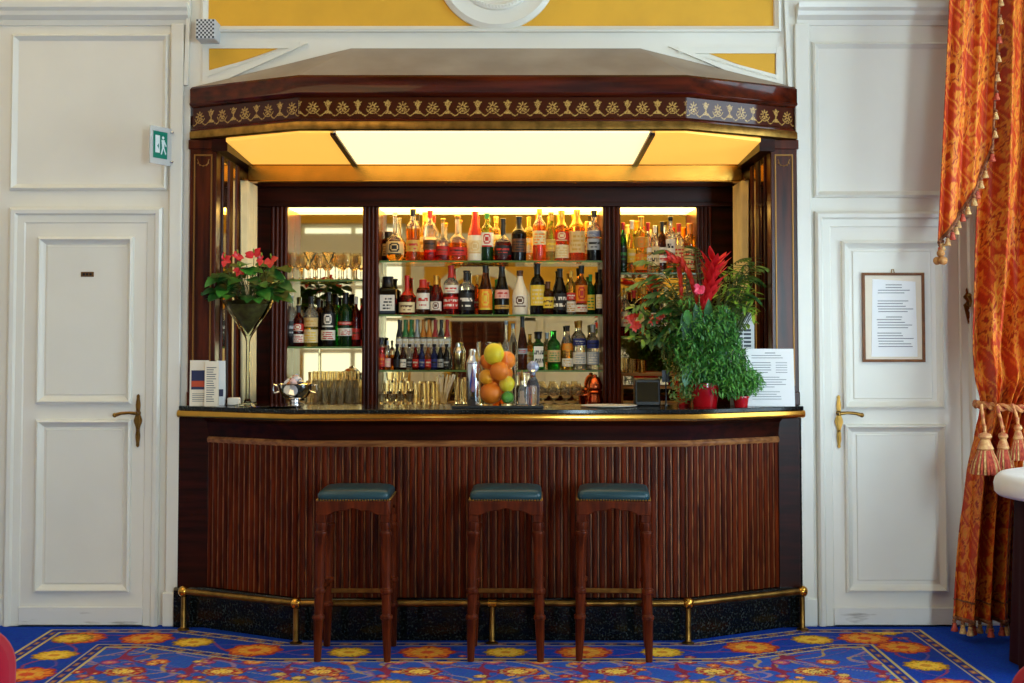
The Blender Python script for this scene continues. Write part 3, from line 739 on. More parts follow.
# ------------------------------------------------------------------ stools
LEATHER = mat('dark_teal_leather', (22,58,66), .32, var=.15, vscale=9, bump=.1, bscale=120)
NAIL = mat('brass_nailing', (196,156,84), .3, metal=1)
def stool(x, y, rz, label):
    t = thing('bar_stool', label, 'stool', (x, y, 0), rz, 'bar stools')
    w, d = .163, .165
    b = B(); n = 12; rows = []
    for i, (ins, z) in enumerate(((.004,.722),(0,.730),(0,.745),(.006,.757),(.02,.764),(.05,.770),(.16,.774))):
        X, Y = w-ins, d-ins; r = min(.03, X); pts = []
        for cx, cy_, a0 in ((X-r,Y-r,0),(-X+r,Y-r,90),(-X+r,-Y+r,180),(X-r,-Y+r,270)):
            for k in range(5): a = math.radians(a0+k*22.5); pts.append((cx+r*math.cos(a), cy_+r*math.sin(a), z))
        rows.append(pts)
    vs = [p for r_ in rows for p in r_]; m = 20
    b.add(vs, [(j*m+i, j*m+(i+1)%m, (j+1)*m+(i+1)%m, (j+1)*m+i) for j in range(6) for i in range(m)]+[tuple(range(6*m,7*m))])
    b.build('seat_cushion', LEATHER, t, smooth=60)
    b = B()
    for sx in (-1,1):
        for i in range(26):
            u = -1+2*i/25; b.ball((u*w*.97, sx*(d+.001), .722), .0045, 6, 4); b.ball((sx*(w+.001), u*d*.97, .722), .0045, 6, 4)
    b.build('nail_trim', NAIL, t)
    # apron with arched underside
    b = B()
    def ap(n1):
        pts = [(-n1,.718),(n1,.718),(n1,.655)]
        for k in range(13):
            u = 1-2*k/12; pts.append((u*(n1-.045), .655+.026*(1-abs(u)**2.2)+.006*math.cos(u*PI*3)*(1-abs(u))))
        pts.append((-n1,.655)); return pts
    for s in (-1,1): b.ext(ap(w-.002)[::-1], s*(d-.004)-.01, s*(d-.004)+.01)
    q = B()
    for s in (-1,1): q.ext(ap(d-.012)[::-1], s*(w-.004)-.01, s*(w-.004)+.01)
    b.add([(y,x,z) for x,y,z in q.v], q.f)
    b.box(-w+.01, w-.01, -d+.01, d-.01, .70, .72)
    b.build('apron', WOODS, t, bevel=.003)
    for sx in (-1,1):
        for sy in (-1,1):
            b = B(); x0, y0 = sx*(w-.018), sy*(d-.018); fx, fy = sx*.012, sy*.008
            b.box(x0-.021, x0+.021, y0-.021, y0+.021, .622, .718)
            c = PI/4; R = 2**.5
            prof = [(.0135,0),(.016,.07),(.019,.185),(.0235,.192),(.0235,.204),(.017,.21),(.018,.225),(.0185,.30),(.024,.308),(.024,.322),(.017,.328),(.0165,.34),(.0185,.45),(.021,.555),(.0245,.566),(.0245,.578),(.019,.584),(.0215,.60),(.0215,.622)]
            k0 = len(b.v)
            b.lathe([(r*1.22, z) for r, z in prof], 8, (x0,y0,0), rot=PI/8, cap=True)
            for k in range(k0, len(b.v)):
                X, Y, Z = b.v[k]; s_ = (1-Z/.622); b.v[k] = (X+fx*s_, Y+fy*s_, Z)
            b.build('leg', WOODS, t, bevel=.002)
    for sy, z in ((1,.262),):
        b = B(); b.box(-w+.02, w-.02, sy*(d-.018)-.009, sy*(d-.018)+.009, z-.013, z+.01); b.build('stretcher', WOODS, t, bevel=.003)
        b = B(); b.box(-w+.03, w-.03, sy*(d-.018)-.012, sy*(d-.018)-.0088, z-.008, z+.012); b.build('brass_strip', BRASSD, t)
    for sx in (-1,1):
        b = B(); b.box(sx*(w-.016)-.009, sx*(w-.016)+.009, -d+.02, d-.02, .295, .318); b.build('stretcher', WOODS, t, bevel=.003)
    return t
stool(-.718, -.635, 0, 'left bar stool with teal leather seat standing apart from the other two')
stool(-.026, -.635, math.radians(-1), 'middle bar stool with teal leather seat')
stool(.470, -.635, math.radians(-4), 'right bar stool with teal leather seat nearest the right brass rail bend')
# ------------------------------------------------------------------ bottles
def gm(n, c, tr=.9, rough=.04): return mat('glass_'+n, c, rough, trans=tr, ior=1.3)
G = {'clear': gm('clear',(246,244,232)), 'amber': gm('amber',(226,128,36)), 'gold': gm('gold',(244,196,84)), 'red': gm('red',(186,36,20)), 'ruby': gm('ruby',(120,18,16),.8),
     'brown': gm('brown',(92,40,16),.7), 'black': gm('black',(22,18,16),.35), 'green': gm('green',(48,150,62)), 'dkgreen': gm('dark_green',(24,70,30),.7),
     'yellow': gm('yellow',(250,222,90)), 'orange': gm('orange',(240,130,40)), 'lime': gm('lime',(196,214,90)), 'white': mat('opaque_white_bottle',(240,228,206),.3), 'blue': gm('blue',(40,50,120),.6), 'pink': gm('pink',(240,150,120))}
LB = {'white':(238,232,220),'cream':(232,212,164),'black':(24,22,24),'orange':(240,140,30),'yellow':(236,200,60),'red':(196,40,30),'silver':(176,182,190),'blue':(40,52,130),'pink':(232,180,170),'green':(60,140,70),'gold':(206,160,70),'beige':(222,190,130),'brown':(96,56,30)}
def lm(n): return mat('label_'+n, LB[n], .5, var=.05, vscale=60)
def km(n): return mat('cap_'+n, LB[n], .35, metal=.6 if n in ('gold','silver') else 0)
PROF = {
 'bordeaux': [(.85,0),(.97,.012),(1,.03),(1,.62),(.94,.68),(.70,.735),(.42,.775),(.36,.80),(.34,.96),(.40,.962),(.40,.985),(.36,1)],
 'whisky':   [(.88,0),(.98,.012),(1,.03),(1,.60),(.97,.65),(.80,.70),(.50,.74),(.38,.79),(.36,.95),(.42,.955),(.42,.985),(.38,1)],
 'slope':    [(.85,0),(.97,.012),(1,.03),(1,.44),(.95,.52),(.76,.63),(.52,.74),(.39,.83),(.35,.96),(.41,.962),(.41,.985),(.36,1)],
 'squat':    [(.88,0),(.98,.015),(1,.04),(.99,.36),(.93,.44),(.74,.51),(.42,.57),(.27,.62),(.23,.95),(.29,.955),(.29,.985),(.25,1)],
 'round':    [(.55,0),(.66,.012),(.82,.06),(.97,.16),(1,.25),(.95,.35),(.80,.44),(.5,.52),(.28,.57),(.22,.64),(.21,.95),(.27,.955),(.27,.985),(.23,1)],
 'square':   [(.92,0),(.99,.012),(1,.03),(1,.62),(.96,.68),(.72,.72),(.46,.745),(.40,.78),(.40,.96),(.46,.962),(.46,.985),(.42,1)],
 'jar':      [(.90,0),(.98,.015),(1,.04),(1,.70),(.96,.74),(.62,.79),(.55,.82),(.55,1)],
 'skittle':  [(.80,0),(.94,.015),(.97,.04),(1,.25),(.98,.42),(.85,.58),(.62,.72),(.44,.84),(.38,.96),(.42,.965),(.42,.985),(.38,1)],
 'soda':     [(.85,0),(.97,.02),(1,.05),(1,.48),(.93,.58),(.60,.72),(.46,.80),(.42,.94),(.50,.945),(.50,.985),(.45,1)]}
def bottle(px, wpx, top, bz, y, typ, up, low, level, lab, cap, capz, label, group, base_px=None):
    X = WX(px, top+25, y); h = WZ(top, y)-bz; R = wpx/2*(y-CAMY)/F
    sq = typ == 'square'; n = 4 if sq else 18; rot = PI/4 if sq else 0; kR = 1.38 if sq else 1
    pr = PROF[typ]; pts = [(r*R*kR, z*h) for r, z in pr]
    # split the wall at the liquid level so the drink has its own colour
    def rad(z):
        for (a, za), (c, zc_) in zip(pts[:-1], pts[1:]):
            if za <= z <= zc_: return a+(c-a)*(z-za)/max(1e-6, zc_-za)
        return pts[-1][0]
    if up != low:
        zl = level*h; pts = sorted([p for p in pts if abs(p[1]-zl) > .002]+[(rad(zl), zl)], key=lambda p: p[1])
    ms = [1 if (up != low and pts[j][1] < level*h-1e-5) else 0 for j in range(len(pts)-1)]
    b = B(); b.lathe(pts, n, m=ms, rot=rot); 
    name = 'bottle'
    o = b.build(name, [G[up], G[low]], None, (X, y, bz), bevel=.004 if sq else 0, smooth=50)
    tag(o, label, 'bottle', group)
    if lab:
        for k, L in enumerate(lab if isinstance(lab, list) else [lab]):
            z0, z1, colr, ink, style = L
            q = B(); ns = 20; nv = 10; a0, a1 = math.radians(-90-80), math.radians(-90+80)
            if sq:
                hw = R*.86; vs = []; xs_ = [-hw+2*hw*i/ns for i in range(ns+1)]
                for j in range(nv+1): vs += [(x, -R*kR*.7071-.0012, h*(z0+(z1-z0)*j/nv)) for x in xs_]
            else:
                vs = []
                for j in range(nv+1):
                    z = h*(z0+(z1-z0)*j/nv); r = rad(z)+.0012
                    vs += [(r*math.cos(a0+(a1-a0)*i/ns), r*math.sin(a0+(a1-a0)*i/ns), z) for i in range(ns+1)]
            fs = []; mm = []; rg = random.Random(int(px*10)+k)
            for j in range(nv):
                for i in range(ns):
                    fs.append((j*(ns+1)+i, j*(ns+1)+i+1, (j+1)*(ns+1)+i+1, (j+1)*(ns+1)+i))
                    c = abs(i-ns/2+.5); v = 0
                    if style == 'bar' and ((j in (5,6) and c < 6 and rg.random() < .8) or (j == 2 and c < 4 and rg.random() < .6)): v = 1
                    if style == 'lines' and j in (1,3,5,7) and c < 6.5 and rg.random() < .72: v = 1
                    if style == 'disc':
                        d_ = (c/4.2)**2+((j-5)/3.8)**2
                        if .45 < d_ < 1.1 or (d_ < .2): v = 1
                        if j == 0 and c < 6: v = 1
                    if style == 'top' and j >= 7: v = 1
                    if style == 'letters' and (j in (2,3,6,7) and rg.random() < .55): v = 1
                    mm.append(v)
            q.add(vs, fs, mm); q.build('label', [lm(colr), lm(ink)], o, smooth=60)
    if cap:
        z0 = capz*h; q = B(); ra = max(rad(z0), rad(min(h*.97, z0+.03)))+.0012; rb = max(pts[-1][0], rad(h*.975))+.0016
        prof = [(rad(z0)+.001, z0)]
        for z in np.linspace(z0, h, 5)[1:-1]: prof.append((rad(z)+.0014, z))
        prof += [(rb, h*.985), (rb, h+.001), (rb*.85, h+.003)]
        q.lathe(prof, 14); q.build('cap', km(cap), o, smooth=50)
    return o
YFR, YBK = 1.155, 1.245
def shelf_row(specs, bz, where, group):
    specs = sorted(specs, key=lambda s: s[0])
    for i, s in enumerate(specs):
        px, w, top, typ, up, low, lev, lab, cap, capz, desc = s[:11]; y = s[11] if len(s) > 11 else YFR
        bottle(px, w, top, bz, y, typ, up, low, lev, lab, cap, capz, '%s, %s from left on %s' % (desc, ORD[i], where), group)
shelf_row([
 (388.5,13,232,'jar','brown','brown',1,(.2,.6,'beige','brown','lines'),'black',.8,'short dark jar shaped bottle',YBK),
 (395,19,213,'round','clear','gold',.42,(.13,.40,'beige','black','disc'),None,.9,'round clear decanter bottle with dark oval label'),
 (413,14,209,'whisky','clear','amber',.62,(.18,.40,'gold','red','bar'),'black',.86,'tall clear bottle of amber spirit, black cap'),
 (425,12,213,'slope','gold','gold',1,(.2,.5,'cream','gold','bar'),'gold',.82,'golden sloping bottle with gold capsule',YBK),
 (430,13,211,'bordeaux','clear','red',.38,(.22,.42,'brown','black','bar'),'red',.86,'clear bottle with red spirit and red cap'),
 (443,14,219,'squat','clear','red',.36,(.14,.34,'red','brown','bar'),'gold',.9,'small rounded bottle of red amber spirit'),
 (457.5,19,216,'squat','clear','amber',.40,(.12,.30,'red','black','bar'),'gold',.93,'wide decanter bottle of reddish amber spirit'),
 (475,15,212,'slope','white','white',1,(.15,.42,'cream','beige','disc'),'red',.52,'pale bottle with long red wax neck'),
 (487,13,214,'bordeaux','lime','dkgreen',.5,(.30,.60,'white','red','disc'),'green',.9,'green bottle with white and red label'),
 (496,11,217,'bordeaux','gold','gold',1,(.3,.6,'cream','gold','bar'),'gold',.86,'slim pale gold bottle standing at the back',YBK),
 (503,17,219,'squat','clear','ruby',.44,(.14,.36,'black','red','bar'),'black',.62,'squat dark red bottle with black neck'),
 (519,15,217,'whisky','black','black',1,(.2,.5,'brown','black','lines'),'black',.72,'dark shouldered bottle with black neck'),
 (529,12,217,'bordeaux','yellow','yellow',1,(.2,.52,'cream','yellow','bar'),None,.9,'clear pale yellow bottle standing at the back',YBK),
 (539.5,13.5,207.5,'bordeaux','clear','orange',.66,(.30,.56,'cream','orange','lines'),'orange',.86,'tallest clear bottle of orange spirit, orange cap'),
 (551,12,213,'slope','lime','lime',1,(.2,.45,'gold','yellow','bar'),'gold',.84,'pale lime bottle with gilded neck'),
 (561.5,14.5,211,'whisky','gold','amber',.62,[(.06,.32,'cream','beige','lines'),(.40,.58,'red','cream','disc')],'gold',.72,'amber whisky bottle with cream label and gold capsule'),
 (577,16,210,'bordeaux','gold','amber',.64,(.16,.58,'beige','gold','lines'),'gold',.66,'amber bottle with large beige label, gold neck'),
 (587,9,222,'bordeaux','gold','gold',1,(.2,.5,'cream','red','bar'),'gold',.8,'small golden bottle standing at the back',YBK),
 (594,14,211,'whisky','clear','black',.4,[(.22,.44,'silver','black','bar'),(.48,.6,'silver','blue','lines')],'black',.88,'clear bottle with silver label and black cap'),
], ZC1, 'top centre shelf', 'bottles on the top centre shelf')
shelf_row([
 (388,17,277,'square','black','black',1,(.10,.52,'white','black','lines'),'black',.74,'square black bottle with white label'),
 (407,16,276,'squat','red','red',1,(.06,.32,'cream','brown','bar'),'red',.5,'round red bottle with red wax neck'),
 (423,13,280,'jar','brown','brown',1,(.16,.62,'white','red','bar'),'red',.72,'brown stubby bottle with white label'),
 (430.5,7,286,'bordeaux','black','black',1,None,'black',.8,'narrow black bottle at the back',YBK),
 (436,11,276,'slope','red','ruby',.5,(.10,.34,'white','brown','disc'),'gold',.78,'small red bottle with round white label'),
 (451,15,266,'whisky','clear','red',.5,[(.12,.36,'red','white','letters'),(.44,.6,'white','red','bar')],'red',.76,'clear bottle with red label and red cap'),
 (466.5,16,271,'whisky','clear','black',.56,(.10,.5,'black','white','bar'),'black',.78,'clear shouldered bottle with black label'),
 (477,7,276,'bordeaux','amber','amber',1,(.2,.4,'red','cream','bar'),'gold',.8,'thin amber bottle at the back',YBK),
 (485.5,13.5,266,'skittle','brown','brown',1,(.10,.52,'orange','yellow','disc'),'black',.86,'brown bottle with big orange label'),
 (502,14.5,267,'skittle','black','black',1,[(.34,.52,'pink','red','bar'),(.12,.2,'gold','black','bar')],'black',.8,'black bottle with pale pink label'),
 (496.5,8,280,'bordeaux','green','green',1,None,'green',.8,'thin green bottle at the back',YBK),
 (520,15,271,'slope','white','white',1,(.18,.44,'white','brown','disc'),'brown',.88,'opaque cream coloured liqueur bottle'),
 (537.5,14,264,'bordeaux','black','black',1,(.18,.58,'yellow','cream','lines'),'black',.8,'dark bottle with yellow label'),
 (548,12,282,'bordeaux','brown','brown',1,(.2,.54,'yellow','brown','bar'),'brown',.8,'shorter brown bottle with yellow label'),
 (560,14,269,'slope','black','black',1,(.10,.46,'black','white','letters'),'black',.82,'black bottle with white lettering'),
 (571,10,271,'bordeaux','gold','clear',.4,[(.34,.5,'red','white','bar'),(.06,.3,'white','gold','lines')],'gold',.86,'clear bottle with red and white label'),
 (581.5,12.5,266,'whisky','amber','amber',1,[(.24,.6,'orange','red','disc'),(.06,.2,'white','red','bar')],'black',.84,'amber bottle with orange label'),
 (590.5,8.5,275,'bordeaux','green','green',1,(.12,.5,'yellow','green','lines'),'green',.84,'slim green bottle with yellowish label'),
 (600,8,270,'bordeaux','black','black',1,(.14,.45,'white','cream','lines'),'black',.82,'dark bottle with white label'),
], ZC2, 'middle centre shelf', 'bottles on the middle centre shelf')
soda_cols = [('black','black','black'),('brown','white','black'),('clear','black','silver'),('red','red','white'),('blue','blue','silver'),('amber','red','white'),('blue','blue','black'),('black','silver','black'),('black','black','silver')]
rows = []
for i, (gl, la, ink) in enumerate(soda_cols):
    rows.append((397+i*6.2, 6.6, 344.5, 'soda', gl, gl, 1, (.10,.42,la,ink,'bar'), 'silver' if i % 2 else 'black', .9, 'small %s mixer bottle with %s label' % ({'clear':'clear'}.get(gl, gl), la)))
nk = ['black','green','green','silver','orange','orange','red','black','red']
for i in range(9):
    rows.append((399+i*6.0, 6.2, 320, 'bordeaux', 'clear', 'clear', 1, [(.45,.62,'white','cream','bar')], nk[i], .66, 'tall clear syrup bottle with %s neck' % nk[i], YBK))
rows += [
 (381.5,7,338,'jar','clear','red',.7,(.1,.5,'red','orange','bar'),'black',.8,'little red drink bottle against the upright'),
 (387.5,6,341,'bordeaux','clear','amber',.5,(.1,.4,'pink','cream','bar'),'silver',.85,'little clear bottle with pale label'),
]
shelf_row([r for r in rows], ZC3, 'lowest centre shelf', 'mixer bottles on the lowest centre shelf') if len(rows) <= 20 else None
shelf_row([
 (506,12,321,'round','clear','clear',1,None,'silver',.92,'clear round decanter'),
 (513,9,324,'slope','clear','clear',1,None,'silver',.9,'tall clear bottle',YBK),
 (522.5,9.5,317,'slope','brown','brown',1,[(.30,.40,'silver','red','bar')],'black',.80,'tall dark brown bottle with foil neck'),
 (530,9,334,'bordeaux','gold','gold',1,(.2,.5,'cream','gold','bar'),None,.9,'pale gold bottle at the back',YBK),
 (538.5,11,332,'square','green','green',1,(.08,.62,'white','black','letters'),'black',.82,'square pale green gin bottle with white label'),
 (547,8,333,'bordeaux','clear','clear',1,(.2,.5,'cream','red','bar'),'silver',.85,'small clear bottle at the back',YBK),
 (554,13,330.5,'bordeaux','green','green',1,(.20,.50,'beige','green','lines'),None,.9,'bright green round shouldered bottle'),
 (567.5,11,326,'slope','clear','gold',.5,[(.44,.60,'orange','gold','disc'),(.08,.26,'white','gold','lines')],'black',.88,'clear bottle with orange seal'),
 (579.5,13,321,'bordeaux','clear','clear',1,[(.50,.64,'blue','silver','bar'),(.12,.36,'white','silver','lines')],'gold',.86,'clear bottle with blue band'),
 (593,12,325,'whisky','clear','clear',1,[(.48,.66,'blue','black','bar'),(.12,.40,'silver','white','lines')],'silver',.84,'clear vodka style bottle with dark blue band'),
], ZC3, 'lowest shelf behind fruit', 'spirit bottles on the lowest centre shelf')
shelf_row([
 (291,11,296,'bordeaux','clear','black',.5,(.2,.5,'black','silver','bar'),'silver',.86,'clear bottle with dark contents'),
 (298.5,12,306,'bordeaux','ruby','ruby',1,[(.38,.56,'red','white','disc'),(.1,.3,'white','red','lines')],'black',.84,'dark red bottle with red emblem'),
 (311,14,297,'bordeaux','clear','yellow',.5,[(.40,.58,'beige','gold','bar'),(.08,.34,'cream','yellow','lines')],'black',.86,'pale vermouth bottle with beige label'),
 (318.5,9,300,'bordeaux','brown','brown',1,None,'black',.84,'brown bottle at the back',YBK),
 (328.5,14,292.5,'bordeaux','black','black',1,[(.36,.62,'black','white','disc'),(.12,.30,'white','red','lines')],'black',.84,'black vermouth bottle with round white label'),
 (337,8,297,'bordeaux','green','green',1,None,'black',.84,'thin green bottle at the back',YBK),
 (345.5,15,293,'bordeaux','dkgreen','dkgreen',1,[(.2,.34,'white','red','lines'),(.4,.46,'red','white','bar')],'black',.8,'dark green wine bottle with small white label'),
 (356,9,297,'bordeaux','ruby','ruby',1,(.14,.36,'red','brown','bar'),'white',.86,'dark red bottle with white cap'),
], ZL2+.0, 'left bay shelf', 'bottles in the left bay')
shelf_row([
 (623,8,223,'bordeaux','green','dkgreen',.6,(.2,.5,'black','green','bar'),'red',.86,'green bottle with red cap'),
 (632,10,221,'slope','yellow','yellow',1,(.2,.46,'yellow','cream','bar'),'white',.84,'slender yellow bottle'),
 (641,14,217,'bordeaux','yellow','amber',.34,[(.05,.34,'orange','yellow','letters'),(.44,.64,'gold','orange','disc')],'gold',.82,'large golden yellow bottle with orange label'),
 (648,9,223,'bordeaux','clear','clear',1,(.2,.5,'white','gold','bar'),'red',.84,'clear bottle with red cap'),
 (655,10,226,'bordeaux','clear','gold',.5,(.16,.56,'cream','black','letters'),'white',.86,'pale bottle with speckled cream label'),
 (662,9,222,'bordeaux','brown','brown',1,(.2,.5,'white','red','bar'),'black',.82,'brown bottle with black cap'),
 (670.5,11,217,'bordeaux','clear','gold',.5,(.2,.6,'white','black','letters'),'black',.93,'tall clear bottle with white label, black cap'),
 (679,11,224,'bordeaux','clear','gold',.4,(.2,.56,'beige','red','lines'),'red',.84,'clear bottle with beige label, red cap'),
 (690,14,224,'bordeaux','gold','amber',.6,(.06,.52,'beige','red','letters'),'orange',.8,'amber bottle with wide beige label, orange capsule'),
], ZR1, 'right bay top shelf', 'bottles on the right bay top shelf')
shelf_row([
 (625,9,288,'bordeaux','clear','red',.5,(.2,.5,'white','red','bar'),'gold',.86,'clear bottle with red drink'),
 (634,10,291,'bordeaux','black','black',1,(.2,.5,'red','white','bar'),'red',.84,'black bottle with red label'),
 (644,10,286,'bordeaux','amber','amber',1,(.2,.5,'cream','red','bar'),'gold',.84,'amber bottle with cream label'),
 (655,10,290,'bordeaux','dkgreen','dkgreen',1,(.2,.5,'white','green','bar'),'black',.84,'dark green bottle with white label'),
 (666,10,288,'bordeaux','clear','gold',.5,(.2,.5,'white','black','lines'),'white',.84,'clear bottle with white cap'),
], ZR2, 'right bay lower shelf', 'bottles on the right bay lower shelf')
# ------------------------------------------------------------------ glasses
GLASS = mat('drinking_glass', (255,246,222), .01, trans=.96, ior=1.33)
def glass_proto(kind, h, r):
    if kind == 'martini': pr = [(.0,.0),(.75*r,0),(.74*r,.004),(.1*r,.014),(.07*r,.05),(.07*r,h*.55),(.98*r,h),(1.0*r,h),(.95*r,h-.001),(.05*r,h*.58),(0,h*.575)]
    elif kind == 'wine': pr = [(0,0),(.85*r,0),(.84*r,.003),(.15*r,.012),(.09*r,.03),(.09*r,h*.42),(.45*r,h*.47),(.9*r,h*.58),(1*r,h*.70),(.92*r,h*.86),(.78*r,h),(.74*r,h),(.88*r,h*.86),(.95*r,h*.70),(.86*r,h*.60),(.4*r,h*.50),(0,h*.47)]
    elif kind == 'balloon': pr = [(0,0),(.7*r,0),(.69*r,.003),(.15*r,.01),(.11*r,.02),(.12*r,h*.22),(.7*r,h*.30),(1*r,h*.48),(.96*r,h*.66),(.62*r,h*.92),(.6*r,h),(.56*r,h),(.58*r,h*.92),(.9*r,h*.66),(.94*r,h*.48),(.65*r,h*.33),(0,h*.27)]
    else: pr = [(0,0),(.78*r,0),(.82*r,.004),(1*r,h),(.94*r,h),(.77*r,.014),(0,.014)]
    b = B(); b.lathe(pr, 20, cap=False); o = b.build('glass', GLASS, smooth=60); return o
used = {}
def put_glass(kind, h, r, X, y, z, label, group, cat='glass'):
    key = (kind, round(h,4), round(r,4))
    if key not in used: o = used[key] = glass_proto(kind, h, r)
    else: o = used[key].copy(); COL.objects.link(o)
    o.name = {'martini':'cocktail_glass','wine':'wine_glass','balloon':'balloon_glass','tumbler':'tumbler'}[kind]
    o.location = (X, y, z); tag(o, label, cat, group); return o
xs_ = [293,301.5,310,319.5,328.5,338,347,356]
for i, px in enumerate(xs_):
    k = 'martini' if i in (2,4) else 'wine'
    put_glass(k, .165, .042 if k == 'martini' else .029, WX(px, 265, YFR), YFR if i % 2 == 0 else YFR+.045, ZL1, '%s glass, %s from left on the upper left bay shelf' % ('wide cocktail' if k == 'martini' else 'stemmed wine', ORD[i]), 'stemmed glasses in the left bay')
for i, px in enumerate((299,313,327,341,354)):
    put_glass('wine', .16, .028, WX(px, 265, YBK), YBK+.02, ZL1, 'stemmed glass in the back row, %s from left on upper left bay shelf' % ORD[i], 'stemmed glasses in the left bay')
n = 0
for row, (y, zz) in enumerate(((1.08,ZBT),(1.15,ZBT),(1.22,ZBT))):
    for i in range(7):
        px = 308+i*8.1+row*2
        if px > 359: continue
        put_glass('tumbler', (.10,.14,.19)[row], .0235, WX(px, 390, y), y, zz, '%s tumbler in the %s row below left bay bottles, %s from left' % (('short','medium','tall')[row], ('front','middle','back')[row], ORD[i]), 'tumblers on the left back counter')
for i, px in enumerate((418,427.5,436.5)):
    put_glass('tumbler', .125, .027, WX(px, 390, 1.10), 1.10, ZBT, 'clear tall tumbler left of the straws, %s of three' % ORD[i], 'tumblers beside the straws')
for i, px in enumerate((458,465.5)):
    put_glass('tumbler', .15, .022, WX(px, 390, 1.13), 1.13, ZBT, 'slim clear tumbler right of the straws, %s of two' % ORD[i], 'slim tumblers right of the straws')
for i, px in enumerate((543,554.5,566.5,577.5)):
    put_glass('balloon', .125, .036 if 0 else .032, WX(px, 392, 1.10), 1.10, ZBT, 'round brandy glass on back counter right of fruit, %s of four' % ORD[i], 'brandy glasses right of the fruit')
k = 0
for row, z in enumerate((ZBT, ZBT+.052, ZBT+.104)):
    for i in range(4 if row == 0 else (3 if row == 1 else 2)):
        px = 383+i*9+row*3.5
        put_glass('tumbler', .062, .0245, WX(px, 395, 1.10), 1.10 + (.0), z+ (0 if row == 0 else .012*row), 'small liqueur glass in pyramid left of tumblers, %s in the %s layer' % (ORD[i], ('bottom','middle','top')[row]), 'small glasses piled at left of the centre bay'); k += 1
# straws in a beaker
t = thing('straw_holder', 'bundle of cream drinking straws standing in a small clear beaker', 'straws', (WX(443,402,1.09), 1.09, ZBT))
b = B(); b.lathe([(0,0),(.026,0),(.03,.075),(.028,.075),(.024,.006),(0,.006)], 18, cap=False); b.build('beaker', GLASS, t, smooth=60)
rl = random.Random(4); ST = mat('cream_straw', (250,240,212), .5)
for i in range(22):
    a = rl.uniform(0, 6.28); r0 = rl.uniform(.002,.016); lean = rl.uniform(.004,.05); b = B()
    b.tube([(r0*math.cos(a), r0*math.sin(a), .008), (r0*math.cos(a)+lean*math.cos(a)+.018, (r0+lean*.3)*math.sin(a),   .168+rl.uniform(-.012,.012))], .0044, 6); b.build('straw', ST, t)
# copper shaker set
t = thing('copper_shaker', 'shiny copper cocktail mug stack at the right end of centre bay', 'shaker', (WX(595,402,1.10), 1.10, ZBT))
b = B(); b.lathe([(0,0),(.038,0),(.045,.006),(.046,.03),(.040,.05),(.042,.07),(.046,.074),(.04,.082),(0,.083)], 24, cap=False); b.build('lower_mug', COPPER, t)
b = B(); b.lathe([(.034,.083),(.042,.09),(.044,.115),(.036,.135),(.03,.15),(.02,.162),(.012,.166),(.012,.176),(0,.18)], 24); b.build('upper_mug', COPPER, t)
b = B(); b.tube([(-.044,0,.06),(-.068,0,.055),(-.072,0,.035),(-.046,0,.02)], .005, 8); b.build('handle', COPPER, t)
b = B(); b.lathe([(0,0),(.022,0),(.028,.055),(.026,.055),(.02,.006),(0,.006)], 18, cap=False)
o = b.build('copper_cup', COPPER, None, (WX(583,402,1.06), 1.06, ZBT)); tag(o, 'little copper cup beside the copper mug stack', 'cup')
# shaker on the lowest centre shelf
t = thing('cocktail_shaker', 'brass and steel cocktail shaker on lowest centre shelf beside mixer bottles', 'shaker', (WX(458.5,368,YFR), YFR, ZC3))
b = B(); b.lathe([(0,0),(.022,0),(.024,.004),(.031,.09),(.031,.1)], 24); b.build('body', mat('pale_brass', (216,190,130), .18, metal=1), t)
b = B(); b.lathe([(.032,.1),(.032,.106),(.024,.128),(.016,.138),(.016,.155),(.011,.162),(0,.164)], 24); b.build('lid', STEEL, t)
# right bay: low wooden shelf with cup, and a dark till on the back counter
x0, x1 = BAYS[2]; zs = WZ(373, YB+.08)
b = B(); h = (x1-x0)/2-.003; b.box(-h, h, 0, .17, 0, .018); b.box(-h, -h+.015, 0, .17, -(zs-ZBT)+.0005, 0); b.box(h-.015, h, 0, .17, -(zs-ZBT)+.0005, 0); b.box(-h+.015, h-.015, .01, .17, -.075, -.063)
o = b.build('wooden_riser', mat('light_brown_wood', (168,122,74), .4, var=.2, vscale=6, vstretch=(1,8,8)), None, ((x0+x1)/2, YB+.08, zs-.018), bevel=.002); tag(o, 'low light brown wooden riser on back counter in right bay', 'riser')
b = B(); b.lathe([(0,0),(.022,0),(.025,.075),(.023,.075),(.02,.006),(0,.006)], 18, cap=False); o = b.build('brass_cup', BRASS, None, (WX(642.5,372,YB+.12), YB+.12, zs)); tag(o, 'brass cup on the wooden riser in the right bay', 'cup')
for i, px in enumerate((626,633)): put_glass('tumbler', .085, .018, WX(px, 370, YB+.13), YB+.13, zs, 'small dark lit glass beside the brass cup, %s of two' % ORD[i], 'glasses on the wooden riser')
t = thing('cash_till', 'black boxy till with sloping screen on the counter left of red pots', 'till', (WX(648,405,.03), .03, 1.11))
b = B(); b.add([(-.07,-.05,0),(.06,-.05,0),(.06,.06,0),(-.07,.06,0),(-.07,-.03,.135),(.06,-.03,.135),(.06,.06,.14),(-.07,.06,.14)], [(0,3,2,1),(4,5,6,7),(0,1,5,4),(1,2,6,5),(2,3,7,6),(3,0,4,7)]); b.build('housing', BLACK, t, bevel=.006)
b = B(); b.add([(-.06,-.0492,.02),(.05,-.0492,.02),(.05,-.0345,.12),(-.06,-.0345,.12),(-.06,-.046,.02),(.05,-.046,.02),(.05,-.032,.12),(-.06,-.032,.12)], [(0,1,2,3),(7,6,5,4),(0,4,5,1),(1,5,6,2),(2,6,7,3),(3,7,4,0)]); b.build('screen', mat('dark_screen', (22,26,22), .12), t)
